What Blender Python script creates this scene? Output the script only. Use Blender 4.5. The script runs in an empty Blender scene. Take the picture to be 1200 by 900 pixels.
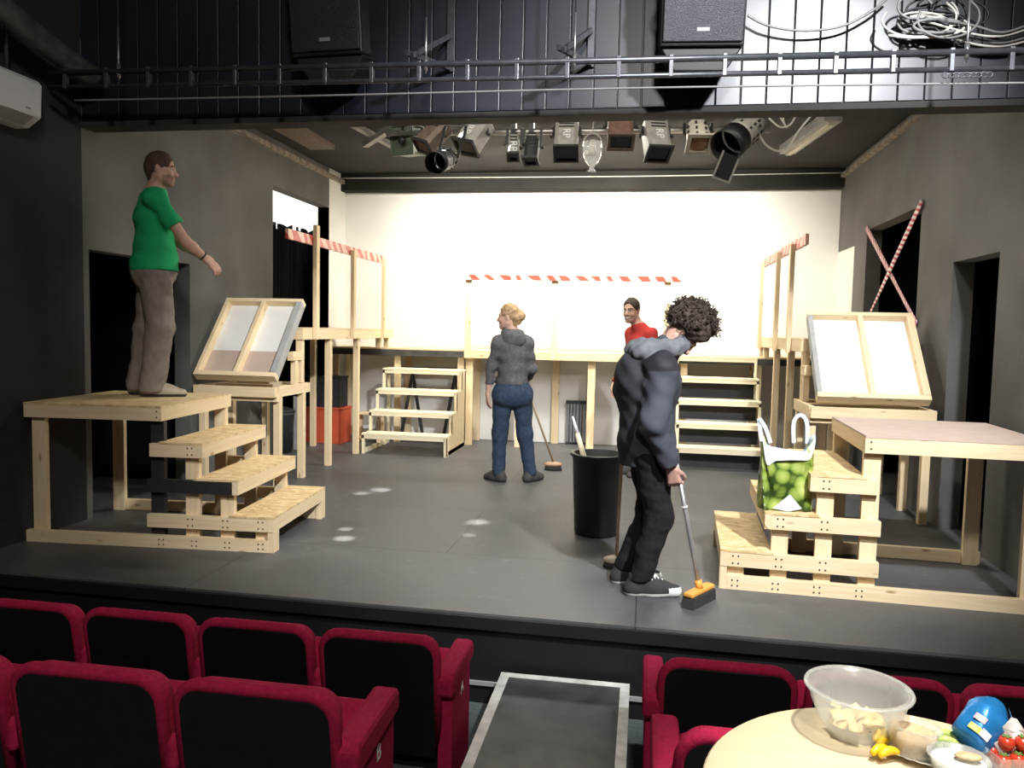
import bpy, math, random
import numpy as np
from mathutils import Vector, Matrix
random.seed(7); RNG = np.random.RandomState(5)
S = bpy.context.scene
COL = S.collection
PI = math.pi

# ------------------------------------------------------------------ camera
YAW, PITCH, ROLL, FPX, EYE = .165, .0693, .0212, 926., 1.45
def _cam():
    cp, sp, cr, sr = math.cos(PITCH), math.sin(PITCH), math.cos(ROLL), math.sin(ROLL)
    fw = Vector((0, cp, -sp)); r0 = Vector((1, 0, 0)); u0 = Vector((0, sp, cp))
    rt = cr*r0 + sr*u0; up = -sr*r0 + cr*u0
    Rz = Matrix.Rotation(YAW, 3, 'Z')
    return Rz @ fw, Rz @ rt, Rz @ up
FW, RT, UP = _cam()
cd = bpy.data.cameras.new('camera'); cam = bpy.data.objects.new('camera', cd); COL.objects.link(cam)
cd.sensor_width = 36; cd.lens = FPX/1200*36; cd.clip_start = .05
M = Matrix.Identity(4)
for i in range(3):
    M[i][0], M[i][1], M[i][2] = RT[i], UP[i], -FW[i]
M[2][3] = EYE
cam.matrix_world = M
S.camera = cam
def ray(px, py): return FW + RT*(px-600)/FPX - UP*(py-450)/FPX
def atz(px, py, z): d = ray(px, py); return Vector((0, 0, EYE)) + d*((z-EYE)/d.z)
def aty(px, py, y): d = ray(px, py); return Vector((0, 0, EYE)) + d*(y/d.y)
def atx(px, py, x): d = ray(px, py); return Vector((0, 0, EYE)) + d*(x/d.x)

# ------------------------------------------------------------------ materials
def nodes(name):
    m = bpy.data.materials.new(name); m.use_nodes = True
    nt = m.node_tree; b = nt.nodes['Principled BSDF']
    return m, nt, b
def N(nt, t, **kw):
    n = nt.nodes.new(t)
    for k, v in kw.items():
        if k in n.inputs: n.inputs[k].default_value = v
        else: setattr(n, k, v)
    return n
def ramp(nt, fac, stops):
    r = nt.nodes.new('ShaderNodeValToRGB'); e = r.color_ramp.elements
    while len(e) > 1: e.remove(e[-1])
    e[0].position = stops[0][0]; e[0].color = (*stops[0][1], 1)
    for p, c in stops[1:]:
        q = e.new(p); q.color = (*c, 1)
    nt.links.new(fac, r.inputs[0]); return r
def plain(name, c, rough=.6, metal=0., var=.12, scale=9., spec=.5, bump=0., bscale=60.):
    """flat colour broken up by object-space noise"""
    m, nt, b = nodes(name)
    tc = N(nt, 'ShaderNodeTexCoord'); n = N(nt, 'ShaderNodeTexNoise', Scale=scale, Detail=5.)
    nt.links.new(tc.outputs['Object'], n.inputs['Vector'])
    lo = tuple(max(0, x*(1-var)) for x in c); hi = tuple(min(1, x*(1+var)) for x in c)
    r = ramp(nt, n.outputs['Fac'], [(.3, lo), (.7, hi)])
    nt.links.new(r.outputs[0], b.inputs['Base Color'])
    b.inputs['Roughness'].default_value = rough; b.inputs['Metallic'].default_value = metal
    b.inputs['Specular IOR Level'].default_value = spec
    if bump:
        n2 = N(nt, 'ShaderNodeTexNoise', Scale=bscale, Detail=4.); nt.links.new(tc.outputs['Object'], n2.inputs['Vector'])
        bp = N(nt, 'ShaderNodeBump', Strength=bump, Distance=.01); nt.links.new(n2.outputs['Fac'], bp.inputs['Height'])
        nt.links.new(bp.outputs[0], b.inputs['Normal'])
    return m
def wood(name, a, c, knots=True):
    m, nt, b = nodes(name)
    tc = N(nt, 'ShaderNodeTexCoord'); mp = N(nt, 'ShaderNodeMapping'); mp.inputs['Scale'].default_value = (1.6, 26, 26)
    nt.links.new(tc.outputs['UV'], mp.inputs['Vector'])
    n = N(nt, 'ShaderNodeTexNoise', Scale=1.6, Detail=6., Distortion=.6); nt.links.new(mp.outputs[0], n.inputs['Vector'])
    r = ramp(nt, n.outputs['Fac'], [(.3, a), (.7, c)])
    out = r.outputs[0]
    if knots:
        mp2 = N(nt, 'ShaderNodeMapping'); mp2.inputs['Scale'].default_value = (2.2, 7, 7); nt.links.new(tc.outputs['UV'], mp2.inputs['Vector'])
        v = N(nt, 'ShaderNodeTexVoronoi', Scale=1.7); nt.links.new(mp2.outputs[0], v.inputs['Vector'])
        k = ramp(nt, v.outputs['Distance'], [(.05, (1, 1, 1)), (.14, (0, 0, 0))])
        mx = N(nt, 'ShaderNodeMixRGB'); nt.links.new(k.outputs[0], mx.inputs[0]); nt.links.new(out, mx.inputs[1])
        mx.inputs[2].default_value = (a[0]*.55, a[1]*.45, a[2]*.35, 1); out = mx.outputs[0]
    nt.links.new(out, b.inputs['Base Color']); b.inputs['Roughness'].default_value = .62
    b.inputs['Specular IOR Level'].default_value = .3
    return m
def osb(name):
    m, nt, b = nodes(name)
    tc = N(nt, 'ShaderNodeTexCoord'); mp = N(nt, 'ShaderNodeMapping'); mp.inputs['Scale'].default_value = (22, 40, 22)
    nt.links.new(tc.outputs['Object'], mp.inputs['Vector'])
    v = N(nt, 'ShaderNodeTexVoronoi', Scale=1.); nt.links.new(mp.outputs[0], v.inputs['Vector'])
    sx = N(nt, 'ShaderNodeSeparateColor'); nt.links.new(v.outputs['Color'], sx.inputs[0])
    r = ramp(nt, sx.outputs[0], [(0, (.56, .38, .17)), (.35, (.72, .53, .27)), (.7, (.82, .65, .38)), (1, (.64, .45, .21))])
    nt.links.new(r.outputs[0], b.inputs['Base Color']); b.inputs['Roughness'].default_value = .6
    return m
def tape(name, wraps):
    m, nt, b = nodes(name)
    tc = N(nt, 'ShaderNodeTexCoord'); mp = N(nt, 'ShaderNodeMapping')
    mp.inputs['Scale'].default_value = (wraps, wraps*.9, 1); nt.links.new(tc.outputs['UV'], mp.inputs['Vector'])
    w = N(nt, 'ShaderNodeTexWave', Scale=1., Distortion=(4.5 if name == 'tape_wrap' else .35), Detail=2.); w.bands_direction = 'DIAGONAL'
    nt.links.new(mp.outputs[0], w.inputs['Vector'])
    hi = (.74, .46, .36) if name == 'tape_wrap' else (.82, .78, .76)
    lo = (.50, .06, .04) if name == 'tape_wrap' else (.55, .02, .06)
    r = ramp(nt, w.outputs['Fac'], [(.44, lo), (.52, hi)])
    nt.links.new(r.outputs[0], b.inputs['Base Color']); b.inputs['Roughness'].default_value = .35
    return m
def stage_floor_mat():
    m, nt, b = nodes('stage_floor_paint')
    tc = N(nt, 'ShaderNodeTexCoord')
    n = N(nt, 'ShaderNodeTexNoise', Scale=1.3, Detail=9., Roughness=.62, Distortion=.8); nt.links.new(tc.outputs['Object'], n.inputs['Vector'])
    r = ramp(nt, n.outputs['Fac'], [(.30, (.064, .066, .068)), (.55, (.098, .099, .099)), (.78, (.145, .142, .136))])
    n2 = N(nt, 'ShaderNodeTexNoise', Scale=14., Detail=8.); nt.links.new(tc.outputs['Object'], n2.inputs['Vector'])
    r2 = ramp(nt, n2.outputs['Fac'], [(.60, (0, 0, 0)), (.78, (.35, .35, .35))])
    mx = N(nt, 'ShaderNodeMixRGB'); nt.links.new(r2.outputs[0], mx.inputs[0]); nt.links.new(r.outputs[0], mx.inputs[1]); mx.inputs[2].default_value = (.23, .225, .21, 1)
    bk = N(nt, 'ShaderNodeTexBrick', Scale=1.); bk.inputs['Brick Width'].default_value = 2.44; bk.inputs['Row Height'].default_value = 1.22
    bk.inputs['Mortar Size'].default_value = .004; bk.inputs['Color1'].default_value = (1, 1, 1, 1); bk.inputs['Color2'].default_value = (.93, .93, .93, 1); bk.inputs['Mortar'].default_value = (.35, .35, .35, 1)
    nt.links.new(tc.outputs['Object'], bk.inputs['Vector'])
    mu = N(nt, 'ShaderNodeMixRGB', blend_type='MULTIPLY'); mu.inputs[0].default_value = 1
    nt.links.new(mx.outputs[0], mu.inputs[1]); nt.links.new(bk.outputs['Color'], mu.inputs[2])
    nt.links.new(mu.outputs[0], b.inputs['Base Color'])
    rr = ramp(nt, n.outputs['Fac'], [(.3, (.42,)*3), (.7, (.62,)*3)]); nt.links.new(rr.outputs[0], b.inputs['Roughness'])
    return m
def plank_mat():
    m, nt, b = nodes('header_plank_paint')
    tc = N(nt, 'ShaderNodeTexCoord'); n = N(nt, 'ShaderNodeTexNoise', Scale=3., Detail=5.); nt.links.new(tc.outputs['Object'], n.inputs['Vector'])
    r = ramp(nt, n.outputs['Fac'], [(.3, (.008, .009, .015)), (.7, (.014, .016, .027))])  # bluish light on the boards is put into this colour
    nt.links.new(r.outputs[0], b.inputs['Base Color']); b.inputs['Roughness'].default_value = .38; b.inputs['Specular IOR Level'].default_value = .6
    return m
def glassy(name, c=(.9, .92, .93), rough=.25, trans=.6):
    """thin moulded plastic: part see-through, part diffuse, with a sheen"""
    m = bpy.data.materials.new(name); m.use_nodes = True; nt = m.node_tree; nt.nodes.clear()
    o = N(nt, 'ShaderNodeOutputMaterial'); t = N(nt, 'ShaderNodeBsdfTransparent'); t.inputs[0].default_value = (*c, 1)
    d = N(nt, 'ShaderNodeBsdfDiffuse'); d.inputs[0].default_value = (*c, 1); tr = N(nt, 'ShaderNodeBsdfTranslucent'); tr.inputs[0].default_value = (*c, 1)
    g = N(nt, 'ShaderNodeBsdfGlossy', Roughness=rough); g.inputs[0].default_value = (1, 1, 1, 1)
    m1 = N(nt, 'ShaderNodeMixShader'); m1.inputs[0].default_value = .4; nt.links.new(d.outputs[0], m1.inputs[1]); nt.links.new(tr.outputs[0], m1.inputs[2])
    m2 = N(nt, 'ShaderNodeMixShader'); m2.inputs[0].default_value = trans; nt.links.new(m1.outputs[0], m2.inputs[1]); nt.links.new(t.outputs[0], m2.inputs[2])
    f = N(nt, 'ShaderNodeLayerWeight', Blend=.25); fm = N(nt, 'ShaderNodeMath', operation='MULTIPLY'); fm.inputs[1].default_value = .35; nt.links.new(f.outputs['Facing'], fm.inputs[0]); m3 = N(nt, 'ShaderNodeMixShader'); nt.links.new(fm.outputs[0], m3.inputs[0])
    nt.links.new(m2.outputs[0], m3.inputs[1]); nt.links.new(g.outputs[0], m3.inputs[2]); nt.links.new(m3.outputs[0], o.inputs[0])
    return m
def fruit_print():
    m, nt, b = nodes('fruit_print')
    tc = N(nt, 'ShaderNodeTexCoord'); mp = N(nt, 'ShaderNodeMapping'); mp.inputs['Scale'].default_value = (11.5, 11.5, 10.5); nt.links.new(tc.outputs['Object'], mp.inputs['Vector'])
    v = N(nt, 'ShaderNodeTexVoronoi', Scale=1.2); v.inputs['Randomness'].default_value = .75; nt.links.new(mp.outputs[0], v.inputs['Vector'])
    r = ramp(nt, v.outputs['Distance'], [(0, (.60, .64, .27)), (.32, (.42, .50, .13)), (.58, (.22, .31, .05)), (.74, (.03, .06, .01))])
    nt.links.new(r.outputs[0], b.inputs['Base Color']); b.inputs['Roughness'].default_value = .3
    return m
def dust_black(name, lo, hi):
    return plain(name, tuple((a+b)/2 for a, b in zip(lo, hi)), .8, var=.35, scale=2.2, spec=.2)

MT = {}
MT['pine'] = wood('pine', (.74, .57, .34), (.83, .68, .45))
MT['pale'] = wood('pale_pine', (.80, .70, .48), (.87, .79, .58), False)
MT['ply'] = wood('plywood', (.68, .54, .34), (.74, .61, .41), False)
MT['osb'] = osb('osb_board')
MT['brown_board'] = plain('brown_board', (.52, .40, .33), .7, var=.06)
MT['blackpaint'] = plain('black_paint', (.022, .022, .024), .55)
MT['greyboard'] = plain('grey_painted_board', (.36, .36, .35), .6)
MT['screw'] = plain('screw_head', (.08, .07, .06), .5, .6)
MT['floor'] = stage_floor_mat()
MT['wall'] = plain('dark_grey_wall_paint', (.120, .117, .108), .75, var=.22, scale=1.6, bump=.12, bscale=30, spec=.25)
MT['wall_shaded'] = plain('shaded_wall_paint', (.030, .0295, .029), .8, var=.25, scale=1.6, spec=.15)  # stage wall paint continued; its shade here is put into a darker colour
MT['lintel'] = plain('lintel_paint', (.026, .025, .022), .85, var=.25, scale=1.5, spec=.1)
MT['ceil'] = plain('stage_ceiling_paint', (.034, .033, .031), .8, var=.25, scale=1.5, spec=.2)
MT['black'] = dust_black('matt_black', (.006, .006, .006), (.014, .014, .014))
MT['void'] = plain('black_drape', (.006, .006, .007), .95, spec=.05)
MT['white'] = plain('white_wall_paint', (.82, .81, .77), .8, var=.03, scale=2)
MT['plank'] = plank_mat()
MT['fascia'] = plain('stage_front_paint', (.007, .007, .008), .6, var=.3, scale=4)
MT['carpet'] = plain('grey_carpet', (.115, .135, .135), .95, var=.2, scale=60, spec=.1)
MT['deckgrey'] = plain('worn_grey_deck', (.062, .062, .060), .55, var=.5, scale=5)
MT['whitetape'] = plain('white_edge_tape', (.70, .69, .64), .6, var=.25, scale=12)
MT['red'] = plain('red_upholstery', (.40, .016, .065), .9, var=.18, scale=70, spec=.15, bump=.25, bscale=300)
MT['shell'] = plain('black_plastic_shell', (.007, .007, .008), .45, var=.3, scale=30)
MT['label_white'] = plain('white_lettering', (.8, .8, .78), .6, var=.03)
MT['steel'] = plain('galvanised_pipe', (.55, .53, .50), .35, .85, var=.15, scale=30)
MT['truss'] = plain('painted_pipe', (.085, .088, .10), .35, .55, var=.2, scale=25)
MT['chrome'] = plain('bright_rod', (.6, .6, .6), .3, .9)
MT['lampgrey'] = plain('lamp_grey_metal', (.36, .345, .31), .5, .1, var=.18, scale=20)
MT['lampgreen'] = plain('lamp_green_enamel', (.10, .13, .085), .5, .2, var=.2, scale=20)
MT['lampbrown'] = plain('lamp_brown_enamel', (.17, .12, .09), .5, .2, var=.25, scale=20)
MT['lamprust'] = plain('lamp_rust_stripe', (.20, .11, .085), .6, .2, var=.25, scale=20)
MT['lampwhite'] = plain('lamp_cream_enamel', (.62, .58, .47), .45, .1, var=.12)
MT['lampblack'] = plain('lamp_black', (.02, .02, .02), .5)
MT['amber'] = plain('amber_lens', (.28, .13, .05), .25)
MT['lens'] = plain('dark_lens', (.018, .017, .016), .2)
MT['cable_w'] = plain('white_cable', (.62, .60, .55), .5)
MT['cable_g'] = plain('grey_cable', (.20, .20, .20), .5)
MT['cable_k'] = plain('black_cable', (.015, .015, .017), .5)
MT['grille'] = plain('speaker_grille', (.018, .020, .025), .4, .3, var=.5, scale=160, bump=.4, bscale=220)
MT['spk'] = plain('speaker_cabinet', (.010, .010, .012), .5)
MT['badge'] = plain('speaker_badge', (.25, .26, .28), .4)
MT['acw'] = plain('white_plastic', (.62, .64, .66), .4, var=.02)
MT['acg'] = plain('grey_vent', (.28, .29, .30), .5)
MT['tape_x'] = tape('barrier_tape', 3.2)
MT['tape_wrap'] = tape('tape_wrap', 3.4)
MT['bin'] = plain('black_bin_plastic', (.008, .008, .009), .38)
MT['handle'] = wood('broom_handle_wood', (.42, .30, .19), (.50, .37, .24), False)
MT['alu'] = plain('aluminium_tube', (.55, .55, .56), .35, .7)
MT['orange'] = plain('orange_broom_wood', (.75, .36, .07), .5)
MT['bristle'] = plain('dark_bristles', (.03, .028, .026), .9, var=.5, scale=120)
MT['headbrown'] = plain('varnished_broom_head', (.45, .27, .17), .4)
MT['beige'] = plain('beige_broom_head', (.50, .42, .32), .5)
MT['tabletop'] = wood('beech_table_top', (.70, .58, .40), (.76, .64, .46), False)
MT['fruit'] = fruit_print()
MT['bagwhite'] = plain('bag_lining', (.66, .74, .78), .35, var=.1, scale=20)
MT['bagblue'] = plain('blue_board', (.06, .08, .20), .5)
MT['plastic'] = glassy('clear_plastic', (.92, .94, .95), .25, .74)
MT['thin'] = glassy('thin_clear_plastic', (.96, .97, .97), .12, .82)
MT['crisp'] = plain('potato_crisps', (.80, .64, .34), .6, var=.25, scale=40)
MT['dip'] = plain('chickpea_dip', (.62, .45, .28), .55, var=.15, scale=60, bump=.5, bscale=90)
MT['dipwhite'] = plain('white_dip', (.74, .80, .82), .4, var=.04)
MT['foil'] = plain('silver_foil', (.75, .75, .74), .22, .9, var=.1, scale=40)
MT['yellow'] = plain('yellow_pepper', (.82, .55, .02), .35, var=.15)
MT['lettuce'] = plain('cucumber_green', (.42, .55, .16), .4, var=.2, scale=30)
MT['tomato'] = plain('tomato_skin', (.50, .045, .02), .25, var=.15)
MT['stem'] = plain('green_stem', (.10, .20, .04), .6)
MT['bluefoil'] = plain('blue_packet_foil', (.02, .19, .52), .28, .25, var=.3, scale=14, bump=.4, bscale=25)
MT['packwhite'] = plain('packet_inside', (.78, .80, .84), .3, var=.05)
MT['packyellow'] = plain('packet_yellow_print', (.80, .66, .08), .4)
MT['packpink'] = plain('packet_pink_print', (.62, .35, .38), .4)
MT['crate_r'] = plain('red_painted_box', (.52, .085, .035), .6, var=.1)
MT['crate_k'] = plain('black_box', (.02, .02, .025), .5)
MT['darkgreen'] = plain('dark_grey_bin', (.028, .032, .036), .5)
MT['ribgrey'] = plain('ribbed_grey_metal', (.22, .23, .24), .45, .4)
MT['plaster'] = plain('rough_broken_plaster', (.24, .20, .16), .9, var=.5, scale=14, bump=.8, bscale=25)
MT['duct'] = plain('silver_duct', (.10, .10, .10), .5, .4, var=.4, scale=10, bump=.6, bscale=18)

# ------------------------------------------------------------------ objects
def put(o, parent=None):
    COL.objects.link(o)
    if parent is not None: o.parent = parent
    return o
def tag(o, label, cat, group=None, kind=None):
    o['label'] = label; o['category'] = cat
    if group: o['group'] = group
    if kind: o['kind'] = kind
    return o
def thing(name, label, cat, loc=(0, 0, 0), rz=0., group=None):
    o = bpy.data.objects.new(name, None); o.empty_display_size = .1; COL.objects.link(o)
    o.location = loc; o.rotation_euler = (0, 0, rz)
    return tag(o, label, cat, group)
def dup(root, loc=None, rz=None, label=None, group=None):
    def cp(o, par):
        c = o.copy(); COL.objects.link(c)
        if par is not None: c.parent = par
        for ch in list(o.children): cp(ch, c)
        return c
    r = cp(root, None)
    if loc is not None: r.location = loc
    if rz is not None: r.rotation_euler = (0, 0, rz)
    if label: r['label'] = label
    if group: r['group'] = group
    return r
class MB:
    def __init__(s): s.v = []; s.f = []; s.m = []; s.uv = []; s.smooth = []
    def add(s, vs, fs, mi=0, uvs=None, smooth=False, T=None):
        o = len(s.v)
        for p in vs:
            p = Vector(p); s.v.append(T @ p if T is not None else p)
        for k, f in enumerate(fs):
            s.f.append([i+o for i in f]); s.m.append(mi); s.smooth.append(smooth)
            if uvs: s.uv.append(uvs[k])
            else: s.uv.append([(vs[i][0], vs[i][1]) for i in f])
        return s
    def box(s, x0, x1, y0, y1, z0, z1, mi=0, T=None):
        x0, x1 = min(x0, x1), max(x0, x1); y0, y1 = min(y0, y1), max(y0, y1); z0, z1 = min(z0, z1), max(z0, z1)
        P = [(x0, y0, z0), (x1, y0, z0), (x1, y1, z0), (x0, y1, z0), (x0, y0, z1), (x1, y0, z1), (x1, y1, z1), (x0, y1, z1)]
        F = [(0, 3, 2, 1), (4, 5, 6, 7), (0, 1, 5, 4), (1, 2, 6, 5), (2, 3, 7, 6), (3, 0, 4, 7)]
        d = (x1-x0, y1-y0, z1-z0); L = max(range(3), key=lambda i: d[i]); A, B = [i for i in range(3) if i != L]
        off = random.random()*9
        U = [[(P[i][L]+off, P[i][A]+P[i][B]+off*.37) for i in f] for f in F]
        return s.add(P, F, mi, U, False, T)
    def bar(s, a, b, w, h, mi=0, up=(0, 0, 1)):
        """rectangular bar from a to b, w wide (sideways), h along up"""
        a, b = Vector(a), Vector(b); d = b-a; L = d.length; d.normalize(); up = Vector(up)
        x = d.cross(up)
        if x.length < 1e-4: x = d.cross(Vector((0, 1, 0)))
        x.normalize(); z = x.cross(d); T = Matrix.Identity(4)
        for i in range(3): T[i][0], T[i][1], T[i][2], T[i][3] = d[i], x[i], z[i], a[i]
        return s.box(0, L, -w/2, w/2, -h/2, h/2, mi, T)
    def tube(s, pts, r, mi=0, n=8, closed=False):
        pts = [Vector(p) for p in pts]; m = len(pts); rs = r if isinstance(r, (list, tuple)) else [r]*m
        vs = []; fs = []; uv = []; prev = None; acc = 0
        for i, p in enumerate(pts):
            t = (pts[(i+1) % m]-pts[i-1]) if closed else (pts[min(i+1, m-1)]-pts[max(i-1, 0)])
            t.normalize()
            u = prev if prev is not None else (Vector((0, 0, 1)) if abs(t.z) < .9 else Vector((1, 0, 0)))
            u = (u-t*u.dot(t)); u.normalize(); prev = u; w = t.cross(u)
            if i: acc += (pts[i]-pts[i-1]).length
            for k in range(n):
                an = 2*PI*k/n; vs.append(p+(u*math.cos(an)+w*math.sin(an))*rs[i])
        rng = range(m if closed else m-1)
        for i in rng:
            j = (i+1) % m
            for k in range(n):
                q = (k+1) % n; fs.append((i*n+k, i*n+q, j*n+q, j*n+k)); uv.append([(i*.1, k*.02), (i*.1, q*.02), (j*.1, q*.02), (j*.1, k*.02)])
        if not closed:
            fs.append(tuple(range(n-1, -1, -1))); uv.append([(0, 0)]*n); fs.append(tuple((m-1)*n+k for k in range(n))); uv.append([(0, 0)]*n)
        return s.add(vs, fs, mi, uv, True)
    def lathe(s, prof, c=(0, 0, 0), n=32, mi=0, T=None, closed=False, sx=1, sy=1):
        """prof: list of (r, z)"""
        vs = []; fs = []; c = Vector(c); m = len(prof)
        for r, z in prof:
            for k in range(n):
                a = 2*PI*k/n; vs.append(Vector((r*math.cos(a)*sx, r*math.sin(a)*sy, z))+c)
        for i in range(m if closed else m-1):
            j = (i+1) % m
            for k in range(n):
                q = (k+1) % n; fs.append((i*n+k, i*n+q, j*n+q, j*n+k))
        if not closed:
            if prof[0][0] > 1e-5: fs.append(tuple(range(n-1, -1, -1)))
            if prof[-1][0] > 1e-5: fs.append(tuple((m-1)*n+k for k in range(n)))
        return s.add(vs, fs, mi, None, True, T)
    def prism(s, poly, a, b, axis='y', mi=0, T=None):
        """poly of 2D points extruded from a to b along axis"""
        n = len(poly)
        def P(p, t): return {'x': (t, p[0], p[1]), 'y': (p[0], t, p[1]), 'z': (p[0], p[1], t)}[axis]
        vs = [P(p, a) for p in poly]+[P(p, b) for p in poly]
        fs = [tuple(range(n)), tuple(range(2*n-1, n-1, -1))]+[(i, i+n, (i+1) % n+n, (i+1) % n) for i in range(n)]
        uv = [[(vs[i][0]+vs[i][1], vs[i][2]) for i in f] for f in fs]
        return s.add(vs, fs, mi, uv, False, T)
    def build(s, name, mats, parent=None, label=None, bevel=0, loc=None, keep=False):
        me = bpy.data.meshes.new(name); me.from_pydata([tuple(p) for p in s.v], [], s.f)
        for m in (mats if isinstance(mats, (list, tuple)) else [mats]): me.materials.append(m)
        me.polygons.foreach_set('material_index', s.m); me.polygons.foreach_set('use_smooth', s.smooth)
        ul = me.uv_layers.new(name='UVMap'); flat = [c for f in s.uv for p in f for c in p]
        ul.data.foreach_set('uv', flat); me.update()
        import bmesh
        bm = bmesh.new(); bm.from_mesh(me); bmesh.ops.recalc_face_normals(bm, faces=bm.faces[:]) if not keep else None; bm.to_mesh(me); bm.free()
        o = bpy.data.objects.new(name, me); put(o, parent)
        if loc is not None: o.location = loc
        if label: o['label'] = label
        if bevel:
            b = o.modifiers.new('bevel', 'BEVEL'); b.width = bevel; b.segments = 2; b.limit_method = 'ANGLE'
        return o
def struct(name, mb, mats, parent=None, bevel=0):
    o = mb.build(name, mats, parent, bevel=bevel)
    if parent is None: o['kind'] = 'structure'
    return o
def arc(c, r, a0, a1, n, plane='xz'):
    out = []
    for i in range(n+1):
        a = a0+(a1-a0)*i/n; u, w = r*math.cos(a), r*math.sin(a)
        out.append(Vector(c)+(Vector((u, 0, w)) if plane == 'xz' else Vector((u, w, 0)) if plane == 'xy' else Vector((0, u, w))))
    return out
def spline(pts, n=8):
    pts = [Vector(p) for p in pts]; out = []
    for i in range(len(pts)-1):
        p0, p1, p2, p3 = pts[max(i-1, 0)], pts[i], pts[i+1], pts[min(i+2, len(pts)-1)]
        for k in range(n):
            t = k/n; out.append(.5*((2*p1)+(p2-p0)*t+(2*p0-5*p1+4*p2-p3)*t*t+(3*p1-p0-3*p2+p3)*t**3))
    out.append(pts[-1]); return out
def text_mesh(name, txt, size, mat, parent, mtx, depth=.001):
    cu = bpy.data.curves.new(name, 'FONT'); cu.body = txt; cu.size = size; cu.extrude = depth; cu.align_x = 'CENTER'; cu.align_y = 'CENTER'
    t = bpy.data.objects.new(name+'_tmp', cu); COL.objects.link(t)
    dg = bpy.context.evaluated_depsgraph_get(); me = bpy.data.meshes.new_from_object(t.evaluated_get(dg))
    bpy.data.objects.remove(t); me.materials.clear(); me.materials.append(mat); me.transform(mtx)
    o = bpy.data.objects.new(name, me); return put(o, parent)

# ------------------------------------------------------------------ the room
XL, XR, YF, YH, YB = -3.97, 2.26, 3.84, 5.1, 10.1
ZA = -.47      # auditorium floor
ZC = 3.42
mb = MB(); mb.prism([(XL-1.7, YF+.09), (XR+1.3, YF-.03), (XR+1.3, YB+.1), (XL-1.7, YB+.1)], -.06, 0, 'z'); struct('stage_floor', mb, MT['floor'])
mb = MB(); mb.prism([(XL, YF+.075), (XR, YF-.02), (XR, YF+.04), (XL, YF+.13)], ZA-.05, -.061, 'z'); mb.prism([(XL, YF+.045), (XR, YF-.045), (XR, YF-.024), (XL, YF+.07)], -.075, -.012, 'z'); struct('stage_front', mb, MT['fascia'])
mb = MB(); mb.prism([(XL, YF+.060), (XR, YF-.035), (XR, YF-.02), (XL, YF+.075)], -.372, -.352, 'z'); struct('trim_1', mb, MT['greyboard'])
mb = MB(); mb.box(XL-.2, XR+.2, -3.2, YF+.1, ZA-.1, ZA); struct('floor', mb, MT['carpet'])
mb = MB(); mb.box(XL, -.80, -3.2, 2.42, ZA, -.27); mb.box(.05, XR, -3.2, 2.42, ZA, -.27); struct('seating_riser', mb, MT['carpet'])
# left wall with doorway and wide opening
def wall(name, x0, x1, holes, y0, y1, z0, z1, mat, white_from=None):
    mb = MB(); ys = y0
    for (a, b, zl, zh) in holes:
        mb.box(x0, x1, ys, a, z0, z1)
        if zl > z0: mb.box(x0, x1, a, b, z0, zl)
        mb.box(x0, x1, a, b, zh, z1); ys = b
    mb.box(x0, x1, ys, y1, z0, z1); return struct(name, mb, mat)
wall('wall_left', XL-.15, XL, [(5.16, 6.44, 0, 1.96), (8.02, 9.55, 0, 2.93)], YH, 9.55, 0, ZC, MT['wall'])
wall('wall_left_auditorium', XL-.15, XL, [], -3.2, YH, ZA, 5.2, MT['wall_shaded'])
mb = MB(); mb.box(XL-.15, XL, 9.55, YB, 0, ZC); struct('wall_left_return', mb, MT['white'])
wall('wall_right', XR, XR+.15, [(5.64, 6.43, 0, 2.02), (7.2, 8.86, 0, 2.56)], YH, 9.35, 0, ZC, MT['wall'])
mb = MB(); mb.box(XR, XR+.15, 9.35, YB, 0, 2.45, 0); mb.box(XR, XR+.15, 9.35, YB, 2.45, ZC, 1); struct('wall_right_return', mb, [MT['white'], MT['wall']])
wall('wall_right_auditorium', XR, XR+.15, [], -3.2, YH, ZA, 5.2, MT['black'])
mb = MB(); mb.box(XL-1.7, XR+.15, YB, YB+.12, 0, ZC+.2); struct('wall_back', mb, MT['white'])
mb = MB(); mb.box(XL-.15, XR+.15, 9.93, YB, 3.2, ZC-.001); struct('wall_back_lintel', mb, MT['lintel'], bevel=.01)
mb = MB(); mb.box(XL-.15, XR+.15, YH+.06, YB+.1, ZC, ZC+.08); struct('ceiling', mb, MT['ceil'])
mb = MB(); mb.box(XL-.2, XR+.2, -3.2, YH+.3, 5.2, 5.3); struct('ceiling_auditorium', mb, MT['black'])
mb = MB(); mb.box(XL-.2, XR+.2, -3.3, -3.2, ZA-.1, 5.2); struct('wall_rear', mb, MT['black'])
# header over the stage front, vertical boards
mb = MB()
mb.box(XL, XR, YH+.03, YH+.13, 2.84, 5.2)
x = XL
while x < XR:
    mb.box(x+.004, min(x+.146, XR), YH+.004, YH+.04, 2.85, 5.2, 0); x += .15
struct('wall_header', mb, MT['plank'], bevel=.003)
mb = MB(); mb.box(XL, XR, YH-.012, YH+.15, 2.805, 2.842); struct('trim_2', mb, MT['ceil'])
# timber / plaster trims at the top of the side walls
mb = MB(); mb.bar((XL+.025, YH+.3, 3.31), (XL+.025, 9.93, 3.31), .06, .05); struct('trim_3', mb, MT['plaster'])
mb = MB(); mb.bar((XR-.025, YH+.3, 3.33), (XR-.025, 9.93, 3.33), .05, .04); struct('trim_4', mb, MT['plaster'])
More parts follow.
